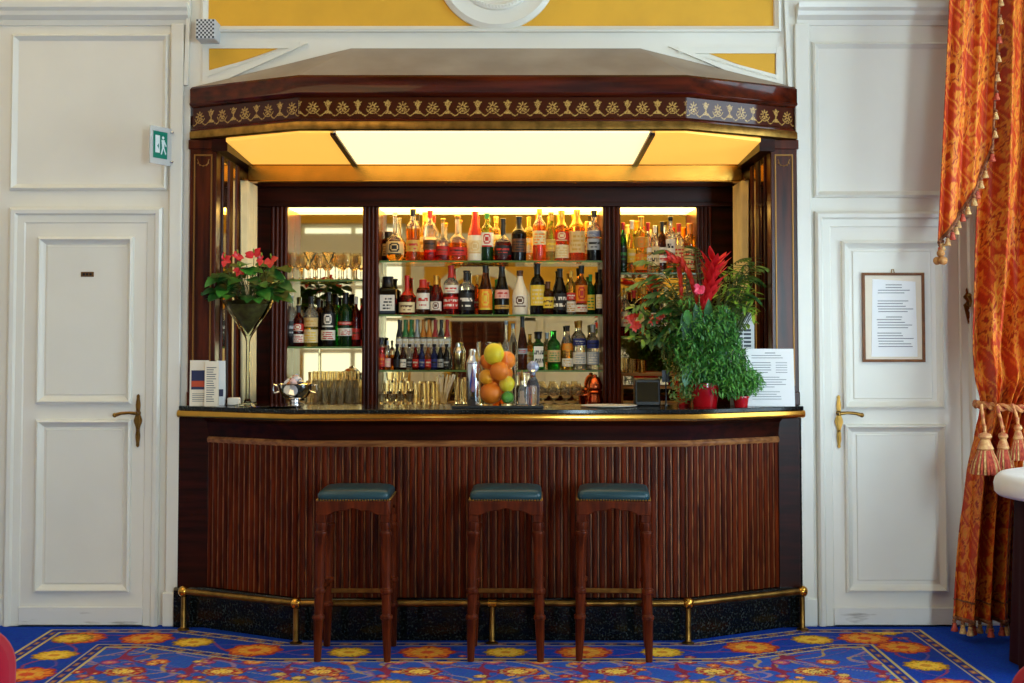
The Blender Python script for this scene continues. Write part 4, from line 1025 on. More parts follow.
b = B(); b.lathe([(.0,.0),(.02,0),(.02,.004),(.004,.006),(.004,.18),(0,.182)], 10, cap=False); b.box(-.02,.02,-.002,.002,.12,.18); o = b.build('pole_sign', BLACK, None, (WX(666,405,.04), .04, 1.11)); tag(o, 'thin black stand beside the till half hidden by plant stems', 'stand')
# ------------------------------------------------------------------ on the front counter
ZT = 1.1102
t = thing('serving_tray', 'flat black tray on the counter under the fruit vase and shaker', 'tray', (WX(498,408,-.17), -.17, ZT))
b = B(); b.box(-.215, .215, -.10, .10, 0, .006); b.box(-.225,.225,-.11,-.10,0,.012); b.box(-.225,.225,.10,.11,0,.012); b.box(-.225,-.215,-.10,.10,0,.012); b.box(.215,.225,-.10,.10,0,.012); b.build('tray_body', BLACK, t, bevel=.002)
b = B(); b.box(-.21, .21, -.096, .096, .006, .0075); b.build('bar_mat', mat('rubber_mat', (26,26,28), .7), t)
ZTR = ZT+.0076
yv = -.17; vx = WX(497,400,yv); vr = WX(517,370,yv)-vx; vh = WZ(342,yv)-ZTR
b = B(); b.lathe([(0,0),(vr-.004,0),(vr,.004),(vr,vh),(vr-.004,vh),(vr-.004,.012),(0,.012)], 32, cap=False)
o = b.build('fruit_vase', mat('vase_glass', (250,252,250), .01, trans=1, ior=1.12), None, (vx,yv,ZTR), smooth=60); tag(o, 'tall clear glass cylinder filled with oranges and lemons', 'vase')
ORM = mat('orange_peel', (238,124,22), .42, var=.08, vscale=12, bump=.25, bscale=160); LEM = mat('lemon_peel', (232,204,38), .4, var=.08, vscale=12, bump=.2, bscale=130); YOR = mat('mandarin_peel', (244,164,30), .42, var=.08, vscale=12, bump=.25, bscale=160); LIM = mat('lime_peel', (86,150,40), .4, var=.1, vscale=14)
k = (yv-CAMY)/F
fruits = [('orange',491,394,11.5,ORM,0,'largest orange at the bottom of the glass vase'),('lime',508,397,6.5,LIM,-.035,'green lime at the bottom right of glass vase'),
 ('lemon',509,383.5,8,LEM,-.03,'yellow lemon low at the right in glass vase'),('mandarin',485,376.5,8,YOR,-.02,'yellowish mandarin at left in glass vase'),
 ('orange',499.5,371,10,ORM,-.045,'orange at the very middle of glass vase'),('orange',486,361,8.5,ORM,.03,'orange at upper left under the lemon'),
 ('orange',509,360,9.5,ORM,.0,'orange at upper right beside the top lemon'),('lemon',494,354,10.5,LEM,-.03,'big yellow lemon on top of the fruit vase'),('orange',508,373,8,ORM,.05,'orange behind the middle orange in the vase'),('orange',497,384,9,ORM,.055,'orange at the back near the vase bottom')]
for nm, px, py, r, m_, dy, lab in fruits:
    y = yv+dy; c = W(px, py, y); R = r*k*.97; d_ = math.hypot(c[0]-vx, dy)
    lim = vr-.006-R
    sc_ = 1 if d_ <= lim else max(0, lim)/d_
    b = B(); szz = 1.06 if nm == 'lemon' else .96
    b.ball((0,0,0), R, 20, 14, sz=szz)
    o = b.build(nm, m_, None, (vx+(c[0]-vx)*sc_, yv+dy*sc_, max(c[2], ZTR+.013+R*szz)), smooth=180); tag(o, lab, nm, 'fruit in the glass vase')
    q = B(); q.lathe([(.005,0),(.006,.002),(.003,.004)], 8, (0,0,R*szz-.001)); q.build('stem_scar', mat('stem_green', (96,110,40), .6), o)
def lathe_thing(nm, label, cat, px, y, prof, m_, n=24, z=None):
    t = thing(nm, label, cat, (WX(px,400,y), y, ZTR if z is None else z)); return t
t = lathe_thing('cocktail_shaker','tall polished steel shaker on tray left of the fruit vase','shaker',473,-.17,None,None)
hs = WZ(349,-.17)-ZTR
b = B(); b.lathe([(0,0),(.028,0),(.03,.004),(.034,hs*.74)], 28, cap=False); b.build('body', CHROME, t)
b = B(); b.lathe([(.035,hs*.74),(.035,hs*.77),(.03,hs*.82),(.022,hs*.87),(.02,hs*.9),(.02,hs*.97),(.016,hs)], 28); b.build('lid', CHROME, t)
b = B(); b.lathe([(.0352,hs*.735),(.0362,hs*.745),(.0362,hs*.765),(.0352,hs*.775)], 28); b.build('band', STEEL, t)
t = lathe_thing('crystal_decanter','cut crystal decanter with ball stopper on tray right of fruit vase','decanter',533,-.14,None,None)
hd = WZ(361,-.14)-ZTR; GC = mat('cut_crystal', (236,240,250), .02, trans=.95, ior=1.5)
b = B(); b.lathe([(.02,0),(.030,.003),(.032,.02),(.034,hd*.42),(.026,hd*.56),(.014,hd*.64),(.013,hd*.70),(.018,hd*.72)], 12); b.build('body', GC, t, smooth=10)
b = B(); b.ball((0,0,hd*.87), .031, 10, 7); b.lathe([(.011,hd*.68),(.011,hd*.74),(.015,hd*.77)], 10); b.build('stopper', mat('blue_white_crystal', (206,214,240), .04, trans=.6, ior=1.6), t, smooth=10)
t = lathe_thing('bitters_bottle','small amber topped crystal bottle between fruit vase and crystal decanter','bottle',522,-.20,None,None)
b = B(); b.lathe([(.015,0),(.02,.003),(.02,.075),(.012,.1),(.009,.105),(.009,.125)], 12); b.build('body', G['clear'], t, smooth=20)
b = B(); b.lathe([(.010,.125),(.011,.128),(.011,.145),(.006,.15),(.003,.175),(.002,.178)], 12); b.build('pourer', BRASSD, t)
# silver bowl at left
t = thing('silver_bowl', 'silver ice bowl with handles full of crumpled wrappers on left counter', 'bowl', (WX(295,402,.06), .06, ZT))
b = B(); b.lathe([(0,0),(.045,0),(.047,.006),(.026,.016),(.026,.026),(.06,.04),(.084,.07),(.09,.104),(.095,.108),(.09,.11),(.084,.1),(.075,.07),(.055,.05),(0,.042)], 32, cap=False); b.build('bowl', CHROME, t)
for s in (-1,1):
    b = B(); b.tube([(s*.09,0,.098),(s*.108,0,.104),(s*.113,0,.08),(s*.106,0,.062),(s*.083,0,.068)], .004, 8); b.build('handle', CHROME, t)
rl = random.Random(9)
WM = [mat('wrapper_white', (226,224,228), .3), mat('wrapper_silver', (170,176,188), .2, metal=.8), mat('wrapper_amber', (196,120,60), .35), mat('wrapper_pink', (230,190,180), .4)]
for i in range(22):
    b = B(); a = rl.uniform(0,6.28); r = rl.uniform(0,.06); c = (r*math.cos(a), r*math.sin(a), .10+rl.uniform(.0,.065)*(1-r/.075))
    b.ball((0,0,0), .018, 7, 5); b.v = [(c[0]+x*rl.uniform(.7,1.4), c[1]+y*rl.uniform(.7,1.4), c[2]+z*rl.uniform(.5,1.3)) for x,y,z in b.v]
    o = b.build('wrapped_sweet', WM[i % 4], None, t.location, smooth=0)
    tag(o, 'crumpled wrapped sweet heaped in the silver bowl on the left counter', 'sweet', 'wrapped sweets in the silver bowl')
b = B(); b.lathe([(0,0),(.10,0),(.155,.006),(.157,.009),(.1,.004),(0,.004)], 40, cap=False); o = b.build('small_plate', CHROME, None, (WX(272,405,-.14), -.14, ZT)); tag(o, 'flat silver dish on counter right of the big cocktail glass', 'dish')
b = B(); b.lathe([(0,0),(.09,0),(.14,.005),(.142,.008),(.09,.004),(0,.004)], 40, cap=False); o = b.build('small_plate', mat('white_china', (232,228,220), .2), None, (WX(609,406,-.12), -.12, ZT)); tag(o, 'flat white plate on counter near the till', 'plate')
# leaflets at the left end
def sheet(nm, label, cat, px, pyb, y, wpx, pyt, rz, tilt, mats, draw, fold=None):
    X = WX(px, pyb, y); w = wpx*(y-CAMY)/F; h = (WZ(pyt,y)-ZT)/math.cos(tilt)
    t = thing(nm, label, cat, (X, y, ZT), rz)
    def tr(bm): bm.v = [(x, yy*math.cos(tilt)+z*math.sin(tilt), z*math.cos(tilt)-yy*math.sin(tilt)+.001) for x,yy,z in bm.v]; return bm
    b = B(); b.box(-w/2, w/2, -.001, .001, 0, h); tr(b).build('card', mats[0], t)
    q = B(); draw(q, w, h); tr(q).build('print', mats[1:], t)
    if fold:
        f = B(); f.add([(-w/2,0,h),(w/2,0,h),(w/2,fold,0),(-w/2,fold,0),(-w/2,.002,h),(w/2,.002,h),(w/2,fold+.002,0),(-w/2,fold+.002,0)], [(0,1,2,3),(7,6,5,4),(0,4,5,1),(1,5,6,2),(2,6,7,3),(3,7,4,0)])
        f.v = [(x, yy+math.sin(tilt)*z/math.cos(tilt) if 0 else (yy if z == 0 else h*math.sin(tilt)+yy), (z*math.cos(tilt) if z else 0)+.001) for x,yy,z in f.v]; f.build('rear_flap', mats[0], t)
    return t
NAVY = mat('photo_navy', (40,46,80), .5); SUNSET = mat('photo_red', (186,72,40), .5); SKYP = mat('photo_grey_sky', (150,160,180), .5)
def pic(q, w, h):
    q.box(-w*.42, w*.42, -.0018, -.001, h*.55, h*.78, 0); q.box(-w*.42, w*.42, -.0022, -.001, h*.42, h*.55, 1); q.box(-w*.42, w*.42, -.0018, -.001, h*.36, h*.42, 0)
    for i in range(5): q.box(-w*.36, w*.3, -.0016, -.001, h*(.1+i*.04), h*(.112+i*.04), 2)
sheet('leaflet', 'small printed leaflet with dark sunset photo at left counter end', 'leaflet', 199, 405, -.068, 19, 360.5, .0, .02, [PAPERC, NAVY, SUNSET, INK], pic, .012)
def lines(q, w, h, n=14, a=.34):
    r = random.Random(11)
    for i in range(n): q.box(-w*a, w*(a-.3*r.random()), -.0016, -.001, h*(.1+i*.8/n), h*(.1+i*.8/n)+h*.018, 0)
sheet('folded_menu', 'folded cream menu card with grey writing standing before the leaflet', 'menu', 211, 406, -.095, 14, 361.5, -.1, .03, [PAPERC, INK], lambda q,w,h: lines(q,w,h,16,.36), .014)
sheet('leaflet', 'narrow pale leaflet with small dark square behind the folded menu', 'leaflet', 219.5, 404, -.0, 10, 361, .1, .08, [PAPER, NAVY], lambda q,w,h: q.box(-w*.1, w*.35, -.002, -.001, h*.2, h*.36, 0), .06)
b = B(); b.box(-.03,.03,-.03,.03,0,.04); o = b.build('napkin_block', mat('napkin_white', (230,224,212), .8), None, (WX(234,404,.03), .03, ZT), bevel=.006); tag(o, 'small stack of white paper napkins beside the big glass foot', 'napkins')
# papers at the right end
def menu(q, w, h):
    r = random.Random(5)
    for i in range(20):
        z = h*(.92-i*.042)
        if i == 0: q.box(-w*.1, w*.12, -.0016, -.001, z, z+h*.012, 0); continue
        if 4 <= i <= 8: q.box(w*.12, w*.36, -.0016, -.001, z, z+h*.008, 0); q.box(-w*.38, -w*.05+r.random()*w*.08, -.0016, -.001, z, z+h*.01, 0); continue
        if i in (3,9,15): continue
        q.box(-w*.38, w*(.05+r.random()*.3), -.0016, -.001, z, z+h*.009, 0)
sheet('menu_sheet', 'large white printed menu sheet leaning at right counter end', 'menu', 771, 407, -.112, 48, 349, .0, .1, [PAPER, INK], menu, .034)
def table(q, w, h):
    for i in range(10):
        for j in range(2): q.box(w*(-.28+j*.34), w*(.02+j*.34), -.0016, -.001, h*(.42+i*.042), h*(.42+i*.042)+h*.024, 0)
t = sheet('price_card', 'white card printed with grey table standing behind the leafy plants', 'card', 743, 406, .02, 24, 313, -.1, .05, [PAPER, INK], table, .06)
# ------------------------------------------------------------------ plants
LG = mat('leaf_green', (40,98,34), .38, c2=(70,138,46), vscale=14); LD = mat('leaf_dark_green', (20,62,26), .35, c2=(42,96,36), vscale=16)
LY = mat('leaf_yellow_green', (150,170,44), .42, c2=(92,138,44), vscale=22); LF = mat('fern_green', (46,112,36), .5, c2=(96,150,60), vscale=20)
LP = mat('palm_green', (48,92,34), .42, c2=(112,136,60), vscale=18); STM = mat('stem_brown_green', (70,84,36), .6)
RED = mat('spathe_red', (214,34,40), .3, var=.12, vscale=16); REDO = mat('bract_orange_red', (216,66,36), .35, c2=(186,28,34), vscale=14); PINK = mat('petal_pink', (232,66,96), .35)
POT = mat('red_glazed_pot', (178,14,24), .22, var=.1, vscale=10, coat=.4); SOIL = mat('potting_soil', (44,30,20), .9)
VG = mat('vase_green_tinted_glass', (238,244,232), .02, trans=1, ior=1.06)
rl = random.Random(21)
def gz(m, s): return m+max(-1.6*s, min(1.6*s, rl.gauss(0, s)))
# tall cocktail-glass vase with flowering plant
vy = .0; vx = WX(248,350,vy); zr_, za = WZ(300,vy)-ZT, WZ(336,vy)-ZT; rr = WX(277,300,vy)-WX(250,300,vy)
b = B(); b.lathe([(0,0),(.068,0),(.07,.004),(.02,.014),(.011,.04),(.010,za-.03),(.016,za-.008),(rr,zr_),(rr-.004,zr_),(.012,za+.002),(0,za)], 36, cap=False)
o = b.build('glass_vase', VG, None, (vx,vy,ZT), smooth=60); tag(o, 'oversized cocktail glass used as vase on the left counter end', 'vase')
t = thing('flowering_plant', 'bushy plant with heart shaped leaves and red flowers in cocktail glass vase', 'plant', (vx,vy,ZT+za+.006))
b = B(); hz = zr_-za-.012
b.lathe([(.0005,.002),((rr-.008)*.9,hz*.9),((rr-.02)*.6,hz*.97),(0,hz)], 24, cap=False); b.build('soil', mat('moss_and_roots', (66,50,26), .9, c2=(96,92,44), vscale=30), t, smooth=60)
b = B()
for i in range(95):
    a = rl.uniform(0,6.28); r = rr*math.sqrt(rl.random())*1.0; hz0 = hz+rl.uniform(-.01,.03)
    base = Vector((r*.35*math.cos(a), r*.35*math.sin(a), hz))
    tip = Vector((r*1.35*math.cos(a)-.01, r*1.1*math.sin(a), hz+rl.uniform(.02,.2)*(1-.4*(r/rr)**2)))
    b.tube([base, (base+tip)/2+Vector((0,0,.02)), tip], .002, 5, 0)
    d = Vector((math.cos(a)*.9+rl.uniform(-.4,.4), math.sin(a)*.7-.35, rl.uniform(-.45,.3)))
    b.leaf(tip-d.normalized()*.015, d, (0,-.55,1), rl.uniform(.07,.115), rl.uniform(.055,.085), rl.uniform(.2,.8), 1 if rl.random() < .6 else 2, 6, 'heart', .2)
for (px,py,L) in ((208,291,.10),(283,268,.09),(283,295,.09),(287,270,.08),(214,276,.1)):
    c = W(px,py,vy-.02); p = Vector((c[0]-vx, -.02, c[2]-ZT-za-.006)); d = Vector((p.x, -.3, -.05)).normalized()
    b.tube([(0,0,hz), (p.x*.5,-.01,max(hz,p.z)+.02), tuple(p-d*.05)], .002, 5, 0); b.leaf(p-d*.05, d, (0,-.5,1), L, .07, .4, 2, 6, 'heart', .2)
b.build('foliage', [STM, LG, LD], t, smooth=180)
for (px,py,s) in ((225,258,.05),(238,254,.045),(254,253,.06),(262,257,.045),(271,258,.06),(240,268,.045)):
    c = W(px,py,vy-.07); p = Vector((c[0]-vx, -.07, c[2]-ZT-za-.006)); b = B()
    b.tube([(p.x*.4,-.01,hz),(p.x*.8,-.05,(hz+p.z)/2+.02),(p.x,-.068,p.z-.02)], .002, 5, 1)
    for q in range(4):
        a = rl.uniform(0,6.28); b.leaf(p-Vector((0,0,.012)), (math.cos(a)*.9, -.35, math.sin(a)*.8+.15), (0,-1,.3), s*.8*rl.uniform(.8,1.1), s*.6, .5, 0, 5, 'heart', .25)
    b.tube([p, p+Vector((0,-.014,.02))], .004, 6, 2)
    b.build('flower', [RED if px != 271 else REDO, STM, LY], t, smooth=180)
# pots
def pot(px, pw, pyt, y, label):
    r = pw/2*(y-CAMY)/F; h = WZ(pyt,y)-ZT; b = B()
    b.lathe([(0,0),(r*.74,0),(r*.76,.004),(r*.93,h*.82),(r,h*.84),(r,h),(r*.92,h),(r*.86,h*.8),(0,h*.8)], 28, cap=False)
    o = b.build('plant_pot', POT, None, (WX(px,400,y),y,ZT), smooth=40); tag(o, label, 'pot'); return o, h, r
P1, h1, r1 = pot(705, 31, 383, -.10, 'larger red pot on the counter under the big leafy plants')
P2, h2, r2 = pot(741, 17, 396, -.14, 'smaller red pot on the counter near the white menu sheet')
P3, h3, r3 = pot(684, 17, 381, .06, 'dark red pot hidden behind trailing stems left of the larger red pot')
def at(px, py, y): return Vector(W(px, py, y))
def frond(b, p0, p1, p2, L, w, n, m, ms=0, droop=.4, leafL=None):
    """arching stalk p0-p1-p2 with paired leaflets"""
    pts = []
    for i in range(n+1):
        s = i/n; pts.append(p0*(1-s)**2+p1*2*s*(1-s)+p2*s*s)
    b.tube(pts, [.0035*(1-.7*i/n) for i in range(n+1)], 5, ms)
    for i in range(int(n*.22), n+1):
        s = i/n; t = (pts[min(i+1,n)]-pts[max(i-1,0)]).normalized(); side = t.cross(Vector((0,0,1)))
        side = side.normalized() if side.length > .05 else Vector((1,0,0))
        side = (side + Vector((0,-.25,0))).normalized()
        LL = L*(math.sin(PI*(.18+.78*s))**.7)
        for q in (-1,1):
            d = (side*q*.8+t*.65+Vector((0,0,-droop*rl.uniform(.5,1.3)))).normalized(); b.leaf(pts[i], d, (0,-.4,1), LL*rl.uniform(.85,1.1), w, .5, m, 4, 'lance', .15)
    b.leaf(pts[-1], (pts[-1]-pts[-2]), (0,0,1), L*.7, w, .4, m, 4)
y0 = .02
base = Vector(P1.location)+Vector((0,0,h1*.78))
# feathery palm arching to both sides
t = thing('palm_plant', 'feathery green palm with fronds arching left and right above red pot', 'plant', tuple(base)); b = B()
PF = [(680,268,628,288,-.02,.12),(672,262,636,262,.04,.12),(690,280,630,312,-.08,.11),(735,268,766,268,-.02,.13),(725,262,764,284,.05,.12),(735,285,760,302,-.06,.09),(690,250,656,252,.08,.10),(676,296,634,332,.02,.10),(700,262,690,246,.1,.09),(712,275,748,258,.08,.12),
 (684,290,645,296,-.1,.11),(676,275,648,278,-.04,.11),(690,300,655,315,-.12,.10),(684,262,668,272,.02,.11),(680,310,655,342,-.06,.09),(730,278,752,262,-.08,.11),(688,306,668,330,-.12,.10)]
for (x1,y1,x2,y2,dy,L) in PF:
    p1 = at(x1,y1-18,y0+dy*.5)-base; p2 = at(x2,y2,y0+dy)-base; frond(b, Vector((rl.uniform(-.02,.02),rl.uniform(-.02,.03),0)), p1, p2, L, .017, 24, 1 if rl.random() < .6 else 2)
b.build('fronds', [STM, LP, LD], t, smooth=180)
# red bromeliads
t = thing('bromeliad', 'tall plant with bright red flower spikes and broad green leaves', 'plant', tuple(base+Vector((0,.0,0))))
b = B()
for (px,py,L,w,m) in ((699,325,.30,.05,2),(690,330,.26,.06,2),(716,330,.26,.045,1),(707,318,.28,.045,2),(722,335,.22,.04,2)):
    p = at(px,py,-.13)-base; d = Vector((p.x*1.2, -.12, .30)); b.tube([(0,-.01,0), tuple(Vector((p.x*.5,-.02,p.z*.4))), tuple(p-Vector((0,0,.03)))], .005, 6, 0); b.leaf(p-Vector((0,0,.05)), d, (0,-1,.25), L*.55, w, .35, m, 7, 'lance', .25)
b.leaf(at(688,376,-.16)-base+Vector((0,0,.06)), (-.15,-.2,-1), (0,-1,0), .12, .05, .1, 3, 6, 'lance', .2)
b.leaf(at(687,310,-.16)-base, (.05,-.2,-1), (0,-1,0), .08, .045, .1, 1, 6, 'lance', .2)
b.leaf(at(720,345,-.16)-base, (.15,-.2,-1), (0,-1,0), .10, .05, .1, 1, 6, 'lance', .2)
b.build('leaves', [STM, LG, LD, mat('leaf_grey_green', (96,150,120), .4)], t, smooth=180)
def spike(b, pts, L, w, n, flare, m=0):
    pts = [Vector(p) for p in pts]; b.tube(pts, .007, 7, 1)
    for i in range(n):
        s = i/(n-1); f = s*(len(pts)-1); k = min(int(f), len(pts)-2); p = pts[k].lerp(pts[k+1], f-k); tt = (pts[k+1]-pts[k]).normalized()
        a = i*2.4; o1 = tt.orthogonal().normalized(); o2 = tt.cross(o1); out = o1*math.cos(a)+o2*math.sin(a)
        fl = flare*(.4+.6*s); b.leaf(p, tt*(1-fl*.5)+out*fl+Vector((0,-.1,0)), out*-1+tt*.3, L*(.65+.45*s), w, -.45, m, 5, 'lance', .3)
b = B(); spike(b, [at(708,330,-.1)-base, at(705,305,-.1)-base, at(711,285,-.11)-base, at(714,262,-.12)-base], .115, .036, 60, .95); b.build('flower_spike', [RED, REDO], t, smooth=180)
b = B(); spike(b, [at(698,320,-.06)-base, at(697,300,-.06)-base, at(690,276,-.07)-base, at(682,263,-.08)-base, at(673,259,-.09)-base], .065, .024, 54, .6); b.build('flower_spike', [REDO, REDO], t, smooth=180)
b = B(); spike(b, [at(684,330,-.03)-base, at(682,300,-.03)-base, at(680,275,-.03)-base], .05, .02, 34, .45); b.build('flower_spike', [REDO, REDO], t, smooth=180)
b = B()
for i in range(22):
    a = rl.uniform(0,6.28); e = rl.uniform(-1,1); p = at(699,289,-.16)-base
    b.leaf(p, (math.cos(a), -abs(e)*.8, math.sin(a)), (0,-1,0), .032, .02, .5, 0, 4, 'lance', .2)
b.tube([at(700,330,-.12)-base, at(699,292,-.155)-base], .003, 6, 1); b.build('pink_flower', [PINK, STM], t, smooth=180); t.children[-1]['label'] = 'small pink flower head'
# variegated yellow-green shrub at right
t = thing('variegated_plant', 'yellow green leafy plant behind the red flower at right', 'plant', tuple(base+Vector((.06,.03,0)))); b0 = base+Vector((.06,.03,0)); b = B()
for i in range(150):
    c = at(gz(735,11), gz(300,17), .0+rl.uniform(-.05,.09))-b0
    b.tube([(0,0,0), tuple(c*.55+Vector((0,0,.03))), tuple(c)], .002, 4, 0)
    b.leaf(c, (rl.uniform(-1,1), -.4, rl.uniform(-.7,.7)), (0,-.5,1), rl.uniform(.045,.085), rl.uniform(.012,.022), .4, 1, 5)
b.build('foliage', [STM, LY], t, smooth=180)
# fine-leaved trailing plant
def bush(nm, label, b0, cloud, n, sz, mats, stems=10):
    t = thing(nm, label, 'plant', tuple(b0)); b = B()
    for k in range(stems):
        cx, cy_, sx, sy, dy = rl.choice(cloud); c = at(rl.gauss(cx,sx*.7), rl.gauss(cy_,sy*.7), dy)-b0
        b.tube([(rl.uniform(-.02,.02),rl.uniform(-.02,.02),-.01), tuple(c*.5+Vector((0,0,.04))), tuple(c)], .0018, 4, 0)
    wts = [s[2]*s[3] for s in cloud]
    for i in range(n):
        cx, cy_, sx, sy, dy = rl.choices(cloud, wts)[0]
        r = math.sqrt(rl.random()); a = rl.uniform(0,6.28); yy = dy+rl.gauss(0,.045)
        c = at(cx+sx*1.5*r*math.cos(a), cy_+sy*1.5*r*math.sin(a), yy); c.z = max(c.z, ZT+.012); c -= b0
        dd = (rl.gauss(0,.8), -.4+rl.gauss(0,.5), rl.gauss(-.5,.8))
        if b0.z+c.z < ZT+.05: dd = (dd[0], dd[1], abs(dd[2])*.2)
        b.leaf(c, dd, (0,-.5,1), sz*rl.uniform(.7,1.4), sz*.32*rl.uniform(.7,1.2), .25, rl.choice((1,1,2,3)), 3, 'lance', .15)
    b.build('foliage', mats, t, smooth=180)
bush('trailing_plant', 'dense small leaved trailing plant spilling over the larger red pot', base, [(715,352,18,27,-.12),(700,345,17,24,-.12),(730,365,13,16,-.13),(688,332,14,24,-.05),(705,370,15,10,-.16),(722,325,10,14,-.1)], 6500, .026, [STM, LF, LG, LD], 40)
b3 = Vector(P3.location)+Vector((0,0,h3*.78))
bush('hanging_plant', 'thin olive green stems drooping onto the counter left of the larger red pot', b3, [(682,388,8,11,-.10),(690,380,7,14,-.13),(674,350,9,16,.0)], 900, .024, [STM, LP, mat('leaf_olive', (110,116,56), .5), LD], 30)
b2 = Vector(P2.location)+Vector((0,0,h2*.78))
bush('small_fern', 'small bright green fern in the smaller red pot', b2, [(741,380,13,10,-.13),(752,382,8,8,-.14),(733,386,8,9,-.16)], 1500, .022, [STM, LF, mat('leaf_bright', (92,160,60), .45), LG], 24)
# orange blossoms at left of the group
t = thing('orange_flowering_plant', 'plant with orange blossoms and yellow leaves at left of plant group', 'plant', tuple(b3)); b = B()
for i in range(70):
    c = at(gz(650,12), gz(322,11), .04+rl.uniform(-.06,.05))-b3
    b.tube([(0,0,0), tuple(Vector((c.x*.3,c.y*.5,c.z*.7))), tuple(c)], .0018, 4, 0)
    b.leaf(c, (rl.uniform(-1,.6), -.4, rl.uniform(-.9,.4)), (0,-.5,1), rl.uniform(.04,.07), rl.uniform(.016,.028), .5, rl.choice((1,1,2)), 5)
b.build('foliage', [STM, LP, LY], t, smooth=180)
for (px,py,s) in ((635,325,.034),(654,320,.034),(661,315,.026),(630,318,.024)):
    c = at(px,py,-.02)-b3; b = B()
    for q in range(9):
        a = q*2.4; b.leaf(c, (math.cos(a), -.5, math.sin(a)-.3), (0,-1,.2), s*rl.uniform(.8,1.2), s*.6, .5, 0, 4, 'heart', .2)
    b.build('blossom', REDO, t, smooth=180)
# ------------------------------------------------------------------ curtain at the right
DAM = attr_mat('damask_silk', .5, sheen=.03, spec=.25)
def damask(U, V, seed=0):
    """U, V in metres along the cloth"""
    rng = np.random.default_rng(seed)
    RGB = np.empty(U.shape+(3,)); RGB[:] = (176,50,10)
    G1 = np.array((212,124,36)); G2 = np.array((200,90,24)); D = np.array((146,32,8))
    pu, pv = .30, .44
    wob = .012*np.sin(V*31+np.sin(U*23)*2)+.012*np.sin(U*37+V*17)
    for k in (0, 1):
        u = (U+k*pu/2+pu/2) % pu - pu/2; v = (V+k*pv/2+pv/2) % pv - pv/2
        r = np.hypot(u, v*.8)+wob; th = np.arctan2(v*.8, u)
        leafy = .085*(.62+.38*np.abs(np.cos(th*4)))*(1+.18*np.cos(th*16))
        m = r < leafy; RGB[m] = G1
        RGB[(r < leafy*.80) & (r > leafy*.62)] = D
        RGB[(r < leafy*.52)] = G2
        RGB[(r < leafy*.36)] = G1; RGB[(r < leafy*.14)] = D
        # stems and side leaves
        s = np.abs(u-.07*np.sin(v/pv*2*PI*1.5)+wob*.4) < .007; RGB[s & ~m] = G1
        lf = (np.abs(np.sin(v*44+u*30)) < .45) & (np.abs(np.abs(u)-.105) < .03+.012*np.sin(v*60)) & ~m; RGB[lf] = G2
        lf2 = (np.sin(v*62-u*50) > .35) & (np.abs(np.abs(u)-.06) < .02) & (np.abs(v) > .12); RGB[lf2] = G1
        cr = (np.hypot((np.abs(u)-.09), (np.abs(v)-.15)*.9)+wob*.8); RGB[cr < .026] = G1; RGB[(cr < .016)] = (206,76,26); RGB[cr < .008] = G1
    RGB += rng.normal(0, 6, RGB.shape)
    return np.clip(RGB, 0, 255)
def ipl(z, tab): tab = sorted(tab); return np.interp(z, [a for a, _ in tab], [c for _, c in tab])
TS = mat('tassel_cream', (214,176,112), .75, c2=(160,96,52), vscale=60); TR = mat('tassel_red', (150,40,34), .75, c2=(196,92,60), vscale=60); TDK = mat('braid_dark', (92,44,28), .8, c2=(150,92,50), vscale=80)
def small_tassel(par, p, L, i):
    b = B(); m = 0
    b.ball((p[0],p[1],p[2]-L*.18), L*.17, 8, 6, 1)
    b.lathe([(L*.08,-L*.3),(L*.2,-L*.42),(L*.16,-L*.5),(L*.3,-L*.95),(L*.26,-L)], 10, p, 0)
    b.build('tassel', [TS if i % 3 else TR, TDK], par)
# main panel
yc = -.36
ZS = [0,60,150,250,330,380,398,412,440,470,520,560,600,628]
LE = [989,986,981,976,974.5,975.5,979,979,976,971,966,962,959,957]
RE = [1105,1100,1095,1085,1070,1050,1036,1030,1026,1022,1018,1016,1014,1013]
zl = [WZ(p, yc) for p in ZS]
lx = [WX(a, p, yc) for a, p in zip(LE, ZS)]; rx = [WX(a, p, yc) for a, p in zip(RE, ZS)]
t = thing('window_curtain', 'long orange damask curtain tied back beside the right window', 'curtain', (WX(985,628,yc), yc, WZ(628,yc)))
ox, oz = t.location.x, t.location.z
nz, nu = 560, 190
z = np.linspace(WZ(622,yc), 3.95, nz); u = np.linspace(0, 1, nu); Ug, Zg = np.meshgrid(u, z)
Lx = ipl(Zg, list(zip(zl, lx))); Rx = ipl(Zg, list(zip(zl, rx)))
ztie = WZ(404, yc)
pin = np.exp(-((Zg-ztie)/.16)**2)
wd = Rx-Lx
X = Lx+wd*Ug
nf = 3.3
amp = .055*(1-.45*pin)
Yw = yc + amp*np.sin(2*PI*nf*(Ug+.03*np.sin(Zg*2.2))+.6) + .018*np.sin(2*PI*nf*2.3*Ug+Zg*3) + .02*pin*np.sin(2*PI*11*Ug) - .05*pin
sag = (.5+.5*np.cos(np.clip((Zg-ztie-.02)/.30, 0, 1)*PI))*(Zg > ztie)
Yw -= .07*np.exp(-((Zg-ztie-.14)/.09)**2)*np.sin(PI*Ug)
Zw = Zg - .0
RGB = damask(Ug*1.15, Zg, 1)
P_ = np.stack([X-ox, Yw-yc, Zw-oz], -1)
o = grid_attr('cloth', P_, RGB, DAM, t); sm = o.modifiers.new('cloth', 'SOLIDIFY'); sm.thickness = .006
zb_ = z[0]
b = B(); b.tube([(X[0,i]-ox, Yw[0,i]-yc-.004, zb_-oz+.012) for i in range(0,nu,3)], .009, 6); b.tube([(X[0,i]-ox, Yw[0,i]-yc-.004, zb_-oz+.10) for i in range(0,nu,3)], .004, 6); b.build('braid', TDK, t)
k = 0
for i in np.linspace(3, nu-4, 13).astype(int):
    small_tassel(t, (X[0,i]-ox, Yw[0,i]-yc-.006, zb_-oz+.006), .062, k); k += 1
